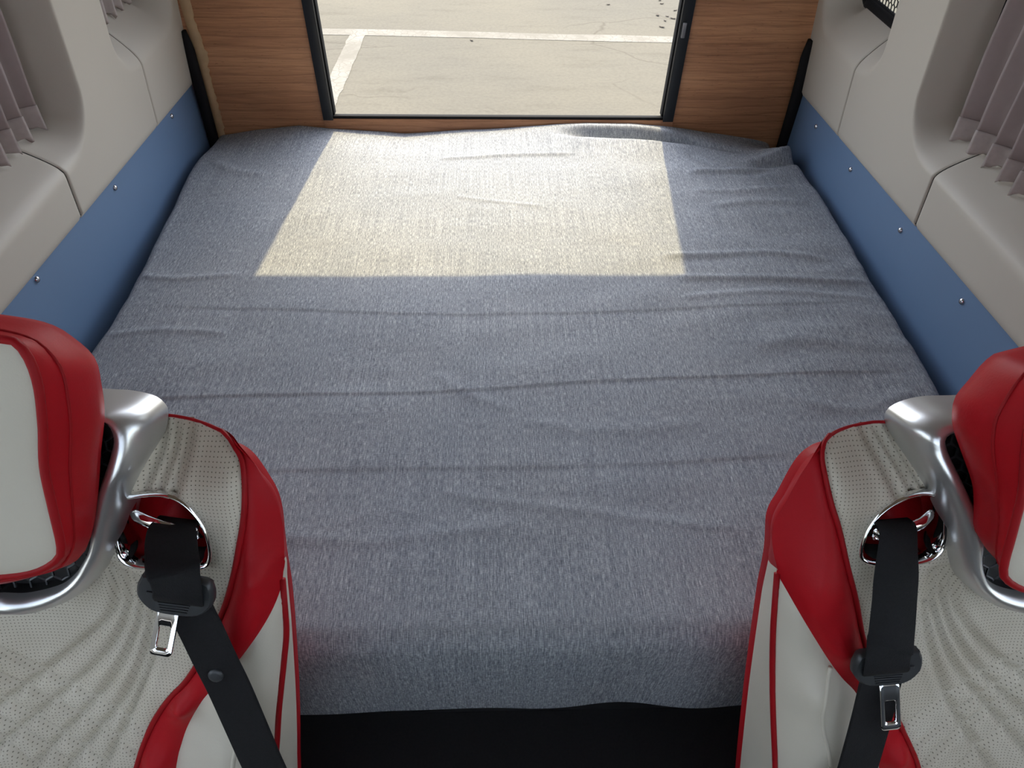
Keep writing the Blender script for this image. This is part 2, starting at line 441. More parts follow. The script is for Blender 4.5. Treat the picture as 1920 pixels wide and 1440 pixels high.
def build_wall(side):
    s = 1 if side == 'right' else -1
    x0 = 0.938 if s > 0 else -0.866
    name = 'wall_' + side
    root = empty(name, (x0, 0, 0)); 
    tag(root, f'moulded taupe plastic side lining of the van behind the {"right" if s > 0 else "left"}-hand seat' if 0 else
        ('moulded taupe side lining with black mesh in its rear recess' if s > 0 else 'moulded taupe side lining without mesh beside the torn brown tape'), 'wall', kind='structure')
    zb = (lambda y: 0.665 - 0.045 * (y - 0.85) / 1.2) if s > 0 else (lambda y: 0.680 - 0.044 * (y - 0.95) / 1.10)
    def X(y, z, dep): return s * (-0.10 * (z - 0.65) + dep)       # relative to root x
    ys_seams = [-1.60, 1.287, 1.753, 2.072] if s > 0 else [-1.60, 1.292, 1.757, 2.072]
    for k in range(3):
        a, b = ys_seams[k] + 0.0016, ys_seams[k+1] - 0.0016
        if k == 0: yy = np.r_[np.linspace(a, 0.5, 90)[:-1], np.linspace(0.5, b, 130)]
        elif k == 1: yy = np.linspace(a, b, 160)
        else: yy = np.linspace(a, b, 100)
        zt = np.r_[np.linspace(0, 0.115, 12)[:-1], np.linspace(0.115, 0.30, 60)[:-1], np.linspace(0.30, 1.29, 70)]
        Y, Z = np.meshgrid(yy, zt, indexing='ij')
        Z = zb(Y) + Z
        dep, hole = wall_depth(Y, Z)
        e = np.minimum(Y - a, b - Y)
        edge = 0.0035 * np.clip(1 - e / 0.004, 0, 1) ** 2          # rolled panel edge at the seams
        bot = 0.006 * np.clip(1 - (Z - zb(Y)) / 0.010, 0, 1) ** 2   # rolled lower edge
        Xx = X(Y, Z, dep + edge + bot)
        V = np.stack([Xx, Y, Z], -1).reshape(-1, 3)
        hq = hole[:-1, :-1] & hole[1:, :-1] & hole[:-1, 1:] & hole[1:, 1:]
        F = grid_faces(len(yy), len(zt), ~hq)
        # returns at seams and bottom so the panels have thickness
        nv = len(zt); base = len(V); extra = []
        lines = [[j for j in range(nv)], [(len(yy)-1)*nv + j for j in range(nv)], [i*nv for i in range(len(yy))]]
        for ln in lines:
            st = base + len(extra)
            for i in ln: extra.append(V[i] + np.array([s * 0.010, 0, 0]))
            for q in range(len(ln) - 1):
                if ln is not lines[2]:
                    i0 = ln[q]
                    ii = 0 if ln is lines[0] else len(yy) - 2
                    if hq[ii, q]: continue
                F.append((ln[q], ln[q+1], st + q + 1, st + q))
        V = np.vstack([V, np.array(extra)])
        used = np.unique(np.concatenate([np.array(f) for f in F])); remap = -np.ones(len(V), int); remap[used] = np.arange(len(used))
        mesh('panel', V[used], [tuple(remap[list(f)]) for f in F], M['taupe'], root, sharp=50)
    # dark backing behind the seams and lower wall
    mb = MB()
    mb.box((min(s*0.012, s*0.03), -1.60, 0.0), (max(s*0.012, s*0.03), 2.07, 0.69))
    for yq in ys_seams[1:3]:
        pass
    mb.build('lower_lining', M['carpet'], root)
    for yq in ys_seams[1:3]:
        zz = np.linspace(zb(yq) + 0.006, 1.94, 140); yq_ = np.full_like(zz, yq)
        dep, hole = wall_depth(yq_, zz)
        rows = []
        for z, d, h in zip(zz, dep, hole):
            if h: break
            rows.append([(X(yq, z, d) + s*0.004, yq - 0.006, z), (X(yq, z, d) + s*0.004, yq + 0.006, z)])
        V, F = loft(rows); mesh('seam_backing', V, F, M['rubber'], root)
    return root, s, x0, X, zb

def wall_window(root, s, x0, X, win, n, pane=True, rim=0.007):
    """gasket, and a pane, in the hole of the side lining"""
    D = 0.095 if win is WIN_F else 0.085
    c = contour(win, 0.001)
    w = empty(f'window_{n}', (x0, (win[0] + win[1]) / 2, win[2] + win[6]))
    o = np.array(w.location)
    P = np.array([(x0 + X(y, z, D + 0.004), y, z) for y, z in c]) - o
    V, F = tube(P, rim, 8, closed=True, ref=(s, 0, 0.1)); mesh('gasket', V, F, M['rubber'], w)
    if pane:
        A = np.array([(x0 + X(y, z, D + 0.030), y, z) for y, z in c]) - o
        B = A + np.array([s * 0.004, 0, 0])
        V, F = loft([A, B], closed_u=True, cap0=True, cap1=True); mesh('pane', V, F, M['glass'], w, smooth=False)
    # outer reveal between lining and glass
    A = np.array([(x0 + X(y, z, D), y, z) for y, z in c]) - o; B = np.array([(x0 + X(y, z, D + 0.036), y, z) for y, z in contour(win, -0.004)]) - o
    V, F = loft([A, B], closed_u=True); mesh('reveal', V, F, M['rubber'], w)
    return w

walls = {}
for side in ('left', 'right'):
    walls[side] = build_wall(side)
wf_l = wall_window(*walls['left'][:4], WIN_F, 1); tag(wf_l, 'side window with black gasket on the torn tape side', 'window', kind='structure')
wf_r = wall_window(*walls['right'][:4], WIN_F, 2); tag(wf_r, 'side window with black gasket on the side of the mesh grille', 'window', kind='structure')
wr_l = wall_window(*walls['left'][:4], WIN_R, 3); tag(wr_l, 'small rear side window with a pale cloth edge in it', 'window', kind='structure')
wr_r = wall_window(*walls['right'][:4], WIN_R, 4, pane=True, rim=0.014); tag(wr_r, 'small rear side window behind the black mesh grille', 'window', kind='structure')
for wdw in (wf_l, wf_r, wr_l, wr_r): del wdw['category']

# unseen cab front: dashboard wall added to cut low front light, and windscreen
wfr = empty('wall_front', (0.035, -1.62, 0.0)); tag(wfr, 'dark unseen cab front below the windscreen, added to cut low front light', 'wall', kind='structure')
MB().box((-0.93, -0.03, 0.0), (0.93, 0.02, 1.10)).build('dash_light_block', M['black'], wfr, bevel=0.004)
w5 = empty('window_5', (0.035, -1.62, 1.10)); tag(w5, 'windscreen behind the photographer', 'window', kind='structure')
MB().add([(-0.86,0,0),(0.86,0,0),(0.80,0.84,0.84),(-0.80,0.84,0.84),(-0.86,0.006,-0.005),(0.86,0.006,-0.005),(0.80,0.846,0.835),(-0.80,0.846,0.835)],[(0,1,2,3),(7,6,5,4),(0,4,5,1),(1,5,6,2),(2,6,7,3),(3,7,4,0)]).build('pane', M['glass'], w5)
# black wire mesh in the right rear recess
def hexnet(poly_test, y0, y1, z0, z1, cell, r, P):
    mb = MB(); seen = set()
    dz = cell * math.sqrt(3) / 2
    for i in range(int((z1 - z0) / dz) + 1):
        for j in range(int((y1 - y0) / cell) + 1):
            cy = y0 + (j + 0.5 * (i % 2)) * cell; cz = z0 + i * dz
            if not poly_test(cy, cz): continue
            R = cell / math.sqrt(3)
            pts = [(cy + R * math.sin(math.radians(60*k)), cz + R * math.cos(math.radians(60*k))) for k in range(6)]
            for k in range(6):
                a, b = pts[k], pts[(k+1) % 6]
                key = (round((a[0]+b[0]) * 500), round((a[1]+b[1]) * 500))
                if key in seen: continue
                seen.add(key)
                V, F = tube([P(*a), P(*b)], r, 4); mb.add(V, F)
    return mb
root, s, x0, X, zb = walls['right']
gr = empty('mesh_grille', (x0 + 0.07, 1.84, 0.905)); go = np.array(gr.location)
def inwin(y, z):
    d, w = rr_inside(np.array(y), np.array(z), *WIN_R); return d > w + 0.004 and z < 1.3
hexnet(inwin, 1.66, 2.02, 0.88, 1.3, 0.017, 0.0016, lambda y, z: np.array((x0 + X(y, z, 0.097), y, z)) - go).build('wire_mesh', M['black'], gr)
c = contour(WIN_R, 0.010); c = [(y, min(z, 1.31)) for y, z in c]
V, F = tube([np.array((x0 + X(y, z, 0.094), y, z)) - go for y, z in c], 0.008, 8, closed=True, ref=(1, 0, 0.1)); mesh('frame', V, F, M['rubber'], gr)
tag(gr, 'black hexagonal wire mesh grille in the rear window recess', 'grille')

# blue boards with screws
def board(side, screws):
    root, s, x0, X, zb = walls[side]
    xb = (0.947 if s > 0 else -0.876)
    yy = np.linspace(0.30, 2.068, 30); V = []
    for y in yy:
        zt = zb(y) + 0.004
        xi = xb; xo = xb + s * 0.008
        V += [(xi, y, 0.26), (xi, y, zt - 0.001), (xi + s*0.001, y, zt), (xo, y, zt), (xo, y, 0.26)]
    F = []
    for i in range(len(yy) - 1):
        for k in range(5): F.append((i*5+k, i*5+(k+1) % 5, (i+1)*5+(k+1) % 5, (i+1)*5+k))
    F += [tuple(range(5)), tuple((len(yy)-1)*5 + k for k in range(5))]
    o = mesh('trim_1' if s < 0 else 'trim_2', V, F, M['blue'], smooth=False)
    tag(o, 'blue painted board with three screws beside the bed' if s < 0 else 'blue painted board with four screws beside the bed', 'board', kind='structure')
    del o['category']
    prof = [(0.0068, 0.0), (0.0068, 0.0012), (0.0062, 0.0030), (0.0046, 0.0046), (0.0024, 0.0055), (0.0, 0.0057)]
    V = []; n = 14
    for r, h in prof:
        for k in range(n):
            th = 2 * math.pi * k / n; V.append((-s * h, r * math.cos(th), r * math.sin(th)))
    F = []
    for i in range(len(prof) - 1):
        for k in range(n): F.append((i*n+k, i*n+(k+1) % n, (i+1)*n+(k+1) % n, (i+1)*n+k))
    me = None
    for y, z in screws:
        if me is None:
            q = mesh('screw', V, F, M['steel'], o); me = q.data
        else:
            q = bpy.data.objects.new('screw', me); COL.objects.link(q); q.parent = o
        q.location = (xb, y, z)
board('right', [(1.895, 0.593), (1.633, 0.600), (1.333, 0.610), (1.055, 0.625)])
board('left', [(1.868, 0.627), (1.467, 0.638), (1.090, 0.658)])

# ------------------------------------------------------------------ rear partition with the doorway
wr = empty('wall_rear', (0.035, 2.075, 0.3)); tag(wr, 'walnut laminate rear partition around the open doorway', 'wall', kind='structure')
O = np.array(wr.location)
def wbox(name, lo, hi, mat, bevel=0.0015):
    mb = MB().box(np.array(lo) - O, np.array(hi) - O)
    return mb.build(name, mat, wr, bevel=bevel)
def wpanel(xo_b, xo_t, xi, mat):
    zb_, zt_ = 0.32, 1.93
    v = [(xo_b, zb_), (xi, zb_), (xi, zt_), (xo_t, zt_)]
    V = [np.array((x, 2.075, z)) - O for x, z in v] + [np.array((x, 2.093, z)) - O for x, z in v]
    MB().add(V, [(0,1,2,3),(7,6,5,4),(0,4,5,1),(1,5,6,2),(2,6,7,3),(3,7,4,0)]).build('panel', mat, wr, bevel=0.0012)
wpanel(-0.93, -0.93, -0.5115, M['wood_l'])
wpanel(1.00, 1.00, 0.5745, M['wood_r'])
wbox('sill', (-0.511, 2.070, 0.32), (0.574, 2.093, 0.5285), M['wood_s'])
wbox('header', (-0.511, 2.075, 1.772), (0.574, 2.093, 1.93), M['wood_s'])
d1 = empty('door_1', (0.035, 2.08, 0.53)); d1['label'] = 'open rear doorway with slim black metal frame'; d1['kind'] = 'structure'
O2 = np.array(d1.location)
def dbox(name, lo, hi, mat, bevel=0.001):
    return MB().box(np.array(lo) - O2, np.array(hi) - O2).build(name, mat, d1, bevel=bevel)
def jamb(x_out, x_in):
    sgn = 1 if x_in > x_out else -1
    a, b = sorted((x_out, x_in))
    dbox('jamb', (a, 2.066, 0.525), (b, 2.112, 1.772), M['alu'])
    a, b = sorted((x_in, x_in + sgn * 0.004))
    dbox('seal', (a, 2.080, 0.535), (b, 2.108, 1.766), M['rubber'], 0.0008)
jamb(-0.511, -0.481); jamb(0.573, 0.541)
dbox('threshold', (-0.481, 2.072, 0.5285), (0.541, 2.088, 0.5365), M['rubber'])
dbox('lintel', (-0.481, 2.066, 1.740), (0.541, 2.112, 1.772), M['alu'])
dbox('latch', (0.548, 2.058, 0.775), (0.558, 2.066, 0.815), M['latch'])

# black rubber strips in the rear corners and the torn tape
def strip(name, path, wdt, label, y):
    P = catmull(path, 24)
    V = []; nn = 10
    for i, p in enumerate(P):
        w = wdt * min(1.0, 0.35 + 6.0 * min(i, 1e9) / len(P)) / 2
        for k in range(nn):
            th = 2 * math.pi * k / nn
            V.append((p[0] + w * math.cos(th), p[2] + 0.011 * math.sin(th), p[1]))
    F = []
    for i in range(len(P) - 1):
        for k in range(nn): F.append((i*nn+k, i*nn+(k+1) % nn, (i+1)*nn+(k+1) % nn, (i+1)*nn+k))
    F += [tuple(range(nn))[::-1], tuple((len(P)-1)*nn + k for k in range(nn))]
    o = mesh(name, V, F, M['rubber']); o['label'] = label; o['kind'] = 'structure'
strip('trim_3', [(0.922, 0.775, 2.055), (0.928, 0.72, 2.054), (0.934, 0.62, 2.054), (0.937, 0.5, 2.054), (0.938, 0.40, 2.054)], 0.040, 'black rubber corner strip beside the untaped walnut panel', 2.06)
strip('trim_4', [(-0.848, 0.785, 2.055), (-0.850, 0.72, 2.054), (-0.853, 0.62, 2.054), (-0.857, 0.5, 2.054), (-0.860, 0.40, 2.054)], 0.034, 'black rubber corner strip beside the torn brown tape', 2.06)
rows = []
for i, z in enumerate(np.linspace(1.2, 0.465, 90)):
    t = (0.86 - z) / 0.39
    xo = -0.836 - 0.004 * max(t, 0); wv = (0.022 + 0.003 * math.sin(z * 37)) * (1.0 if t < 0.33 else 0.9 if t < 0.7 else 0.75) + 0.0016 * RNG.randn()
    if 0.34 < t < 0.42: wv += 0.007
    xi = xo + max(wv, 0.006)
    rows.append([(xo - 0.006, 2.0705 , z), (xo, 2.0690 - 0.004 * abs(math.sin(z * 51)), z), (xi, 2.0725, z), (xi, 2.0748, z)])
V, F = loft(rows); o = mesh('trim_5', V, F, M['tape']); o['label'] = 'torn brown edge tape along the walnut panel'; o['kind'] = 'structure'
# ------------------------------------------------------------------ bed and sheet
BED_L = [(0.40,-0.84),(1.034,-0.835),(1.133,-0.825),(1.242,-0.820),(1.363,-0.828),(1.498,-0.838),(1.65,-0.848),(1.777,-0.850),(1.916,-0.850),(2.06,-0.850)]
BED_R = [(0.40,0.905),(0.882,0.905),(1.068,0.912),(1.315,0.915),(1.473,0.922),(1.64,0.924),(1.784,0.920),(1.927,0.915),(2.06,0.905)]
FAR_Z = [(-0.859,0.472),(-0.722,0.495),(-0.589,0.508),(-0.492,0.498),(-0.395,0.492),(-0.263,0.486),(-0.146,0.494),(-0.03,0.498),(0.136,0.511),(0.302,0.521),(0.436,0.520),(0.572,0.511),(0.728,0.489),(0.854,0.467),(0.95,0.445)]
FRONT = 0.425
def fnoise(x, y, seed, waves=26, fmin=2.0, fmax=9.0):
    r = np.random.RandomState(seed); z = np.zeros_like(x)
    for _ in range(waves):
        f = np.exp(r.uniform(math.log(fmin), math.log(fmax))); a = r.rand() * 6.28; p = r.rand() * 6.28
        z += np.sin(2 * math.pi * f * (x * math.cos(a) + y * math.sin(a)) + p) / f
    return z / math.sqrt(waves) * fmin
def polydist(x, y, P):
    d = np.full(x.shape, 1e9); t_ = np.zeros_like(x); sd = np.zeros_like(x)
    n = len(P) - 1
    for i in range(n):
        ax, ay = P[i]; bx, by = P[i+1]; dx, dy = bx-ax, by-ay; L2 = dx*dx+dy*dy + 1e-12
        t = np.clip(((x-ax)*dx + (y-ay)*dy) / L2, 0, 1)
        ex = x-ax-t*dx; ey = y-ay-t*dy
        q = np.hypot(ex, ey); m = q < d
        d = np.where(m, q, d); t_ = np.where(m, (i + t) / n, t_)
        sd = np.where(m, (dx*ey - dy*ex) / math.sqrt(L2), sd)
    return d, t_, sd
def crease(x, y, P, h, w, step=0.0):
    d, t, sd = polydist(x, y, catmull(P, 24))
    env = smooth01(np.minimum(t, 1 - t) / 0.12)
    return env * h * np.exp(-(d / w) ** 2) + env * step * np.tanh(sd / w) * np.exp(-(d / (6 * w)) ** 2)
CREASES = [
 ([(-0.82,0.915),(-0.438,0.930),(-0.096,0.934),(0.192,0.960),(0.521,0.975),(0.93,0.990)], 0.0016, 0.0048, 0.0016),
 ([(-0.78,1.205),(-0.378,1.186),(-0.142,1.170),(0.214,1.177),(0.432,1.190),(0.92,1.220)], 0.0010, 0.0055, 0.0012),
 ([(-0.60,0.735),(-0.379,0.745),(-0.04,0.746),(0.266,0.751),(0.60,0.776)], 0.0010, 0.0055, 0.0014),
 ([(0.56,1.80),(0.649,1.804),(0.746,1.817),(0.878,1.837)], 0.010, 0.016, 0),
 ([(0.40,1.389),(0.55,1.393),(0.70,1.400),(0.86,1.366)], 0.006, 0.014, 0.002),
 ([(0.42,1.303),(0.671,1.298),(0.92,1.281)], 0.006, 0.013, 0.002),
 ([(0.42,1.223),(0.657,1.251),(0.90,1.221)], 0.005, 0.014, 0),
 ([(-0.16,1.872),(0.066,1.896),(0.26,1.906)], 0.004, 0.010, 0.002),
 ([(-0.10,1.665),(0.00,1.64),(0.15,1.610)], 0.003, 0.010, 0),
 ([(0.58,1.92),(0.66,1.83),(0.74,1.79),(0.90,1.86)], -0.006, 0.018, 0),
 ([(0.58,1.615),(0.72,1.640),(0.88,1.637)], 0.006, 0.018, 0),
 ([(0.55,1.70),(0.70,1.695),(0.88,1.730)], 0.005, 0.016, 0),
 ([(-0.10,0.695),(0.16,0.651),(0.45,0.605)], 0.003, 0.013, 0),
 ([(-0.45,0.62),(-0.2,0.60),(0.05,0.63)], 0.003, 0.015, 0),
 ([(0.05,0.86),(0.2,0.83),(0.42,0.85)], 0.003, 0.018, 0),
 ([(-0.12,0.99),(-0.05,0.93),(0.05,0.88)], 0.003, 0.016, 0),
 ([(-0.82,1.31),(-0.72,1.30),(-0.58,1.32)], 0.005, 0.012, 0),
 ([(-0.82,1.10),(-0.70,1.12),(-0.55,1.11)], 0.004, 0.012, 0),
 ([(-0.80,1.86),(-0.72,1.80),(-0.62,1.78)], 0.006, 0.02, 0),
 ([(0.55,1.06),(0.68,1.08),(0.82,1.05)], 0.004, 0.02, 0),
 ([(0.60,0.90),(0.72,0.88),(0.85,0.93)], 0.004, 0.018, 0),
]
def sheet_top(x, y):
    z = np.full_like(x, 0.5)
    z += 0.0026 * fnoise(x, y * 1.6, 11, fmin=1.6, fmax=6) + 0.0006 * fnoise(x * 0.7, y * 1.5, 5, fmin=6, fmax=18)
    amp = smooth01((x - 0.35) / 0.5)
    z += amp * 0.0020 * fnoise(x * 0.45, y * 1.5, 7, fmin=5, fmax=14)
    for P, h, w, st in CREASES: z += crease(x, y, P, h * 0.7, w * 0.85, st * 0.7)
    fz = np.interp(x, [a for a, b in FAR_Z], [b for a, b in FAR_Z])
    z += (fz - 0.5) * smooth01((y - 1.86) / 0.19)
    # hollow and rolled fold by the sill, right of the middle
    d, t, sd = polydist(x, y, [(0.20, 2.050), (0.34, 2.043), (0.50, 2.040), (0.60, 2.020)])
    env = smooth01(np.minimum(t, 1 - t) / 0.25)
    z += env * 0.006 * np.exp(-(d / 0.012) ** 2)
    d, t, sd = polydist(x, y, [(0.17, 2.022), (0.34, 2.014), (0.50, 2.008), (0.62, 1.990), (0.72, 1.960), (0.80, 1.930)])
    env = smooth01(t / 0.22) * (1 - 0.75 * smooth01((t - 0.5) / 0.25)) * smooth01((1 - t) / 0.15)
    z -= env * 0.034 * np.exp(-(d / 0.018) ** 2)
    # rumpled tuck at the rear corner on the right
    d, t, sd = polydist(x, y, [(0.70, 1.845), (0.80, 1.872), (0.885, 1.90), (0.905, 1.93)])
    z += smooth01(t / 0.6) * (0.018 * np.exp(-(d / 0.018) ** 2) - 0.020 * np.exp(-((sd + 0.035) / 0.018) ** 2) * np.exp(-(d / 0.06) ** 2))
    d = np.hypot((x - 0.868) / 0.040, (y - 1.925) / 0.050); z += 0.020 * np.exp(-d * d)
    return z
def edge_profile(n_arc, r, drop, n_drop, flare):
    """(outward, down) pairs beyond an edge: a rounded roll then a hang"""
    P = []
    for k in range(1, n_arc + 1):
        a = k / n_arc * math.pi / 2; P.append((r * math.sin(a), r * (1 - math.cos(a))))
    for k in range(1, n_drop + 1):
        P.append((r + flare * k / n_drop, r + (drop - r) * k / n_drop))
    return P
side_p = edge_profile(7, 0.022, 0.17, 6, 0.0)
front_p = edge_profile(9, 0.035, 0.25, 26, 0.006)
us = np.linspace(0, 1, 300); ysn = np.r_[np.linspace(FRONT + 0.035, 1.75, 460)[:-1], np.linspace(1.75, 2.066, 130)]
nx = len(us) + 2 * len(side_p); ny = len(ysn) + len(front_p)
def lr(y): return np.interp(y, [a for a, b in BED_L], [b for a, b in BED_L]), np.interp(y, [a for a, b in BED_R], [b for a, b in BED_R])
rows_y = [(FRONT + 0.035 - o_, d_) for o_, d_ in front_p[::-1]] + [(y, 0.0) for y in ysn]
V = np.zeros((ny, nx, 3))
for j, (y, dy) in enumerate(rows_y):
    L_, R_ = lr(y)
    wob = 0.006 * math.sin(y * 9) + 0.004 * math.sin(y * 23 + 1)
    L_ += wob * 0.4; R_ += 0.4 * (0.004 * math.sin(y * 11 + 2) + 0.003 * math.sin(y * 27))
    xs_ = np.concatenate([[L_ + 0.022 - o_ for o_, d_ in side_p[::-1]], L_ + 0.022 + us * (R_ - L_ - 0.044), [R_ - 0.022 + o_ for o_, d_ in side_p]])
    dx = np.concatenate([[d_ for o_, d_ in side_p[::-1]], np.zeros(len(us)), [d_ for o_, d_ in side_p]])
    yc = max(y, FRONT + 0.036)
    z = sheet_top(xs_, np.full_like(xs_, yc)) - np.maximum(dx, 0) - dy
    yo = np.full_like(xs_, y)
    if dy > 0.03:      # hanging front: soft vertical folds
        k = smooth01((dy - 0.03) / 0.2)
        yo = yo - k * 0.010 * (fnoise(xs_, xs_ * 0, 21, fmin=2, fmax=7))
        z = z + k * 0.006 * fnoise(xs_, xs_ * 0, 23, fmin=2, fmax=5)
    V[j, :, 0] = xs_; V[j, :, 1] = yo; V[j, :, 2] = z
F = grid_faces(ny, nx)
sh = empty('bed_sheet', (0.035, 1.25, 0.5))
so = mesh('cloth', V.reshape(-1, 3) - np.array((0.035, 1.25, 0.5)), F, M['sheet'], sh)
tag(sh, 'wrinkled grey-blue slub woven sheet spread over the whole bed', 'bed sheet')
# bed: mattress on a box platform under the sheet
bd = empty('bed_platform', (0.035, 1.25, 0.0)); bo = np.array(bd.location)
MB().box(np.array((-0.79, 0.475, 0.30)) - bo, np.array((0.86, 2.045, 0.455)) - bo).build('mattress', M['mattress'], bd, bevel=0.02, seg=3)
MB().box(np.array((-0.79, 0.50, 0.0)) - bo, np.array((0.86, 2.045, 0.30)) - bo).build('box_base', M['carpet'], bd, bevel=0.004)
tag(bd, 'low box bed platform and mattress hidden under the grey sheet', 'bed')

# ------------------------------------------------------------------ curtains
def curtain(side, name, y0, y1, zbot, ztop, pitch, label, nper=10):
    root, s, x0, X, zb = walls[side]
    c = empty(name, (x0 + s * 0.08, y1, zbot)); o = np.array(c.location)
    r = np.random.RandomState(8 if s > 0 else 9)
    n = int((y1 - y0) / pitch); pts = []
    y = y1
    for k in range(n):
        p = pitch * (0.8 + 0.4 * r.rand()); a = 0.030 + 0.010 * r.rand()
        for t in np.linspace(0, 1, nper, endpoint=False):
            # soft asymmetrical knife pleat
            q = t ** 1.5
            pts.append((y - p * (t + 0.13 * math.sin(2 * math.pi * t)), a * (1 - abs(2 * q - 1)) ** 0.85, k, t))
        y -= p
    # rolled end of the cloth at the rear edge
    lead = [(y1 + 0.012 * math.sin(a), -0.010 + 0.010 * math.cos(a)) for a in np.linspace(2.6, 0.2, 6)]
    xy = [(a, b) for a, b in lead] + [(a, b) for a, b, _, _ in pts]
    ph = r.rand(n + 2)
    def column(z, spread, zoff):
        out = []
        for i, (yy, dd) in enumerate(xy):
            k = max(0, (i - 6) // nper)
            out.append(np.array((x0 + X(yy, z, 0.098) - s * (0.002 + dd * spread), yy + 0.004 * math.sin(z * 14 + ph[k] * 6) , z + zoff(i, k))) - o)
        return out
    hemh = 0.040
    zo = lambda i, k: 0.006 * math.sin(i * 0.5) + 0.010 * (ph[k] - 0.5) * 0
    wob = lambda i, k: 0.0
    rows = [column(z, 0.8 + 0.25 * (ztop - z) / (ztop - zbot), wob) for z in np.linspace(ztop, zbot + hemh, 24)]
    V, F = loft(rows); cl = mesh('cloth', V, F, M['curtain'], c)
    rows = []
    for k_, z in enumerate(np.linspace(zbot + hemh, zbot, 9)):
        t = k_ / 8
        rows.append(column(z, 1.05 + 0.06 * t, lambda i, k: -t * (0.012 * (0.5 - 0.5 * math.cos(2 * math.pi * ((i - 6) / nper))) ) + t * 0.0025 * r.randn()))
    V, F = loft(rows); mesh('hem', [p - np.array((s * 0.0012, 0, 0)) for p in V], F, M['hem'] if s < 0 else M['hem'], c)
    # rail along the top
    rl = [np.array((x0 + X(yy, ztop, 0.085), yy, ztop + 0.004)) - o for yy in np.linspace(y1 + 0.005, y0, 12)]
    V, F = tube(rl, 0.006, 8); mesh('rail', V, F, M['black'], c)
    for sub in c.children:
        if sub.name.split('.')[0] in ('cloth', 'hem'):
            md = sub.modifiers.new('thickness', 'SOLIDIFY'); md.thickness = 0.0012; md.offset = 0
    tag(c, label, 'curtain', 'pleated side window curtains')
    return c
curtain('right', 'curtain', 0.72, 1.395, 0.826, 1.575, 0.056, 'pleated mauve curtain in the window on the mesh grille side')
curtain('left', 'curtain', 0.72, 1.405, 0.832, 1.575, 0.056, 'pleated mauve curtain in the window on the torn tape side')
curtain('left', 'curtain', 1.72, 1.935, 0.905, 1.48, 0.050, 'small pleated curtain in the rear side window recess')
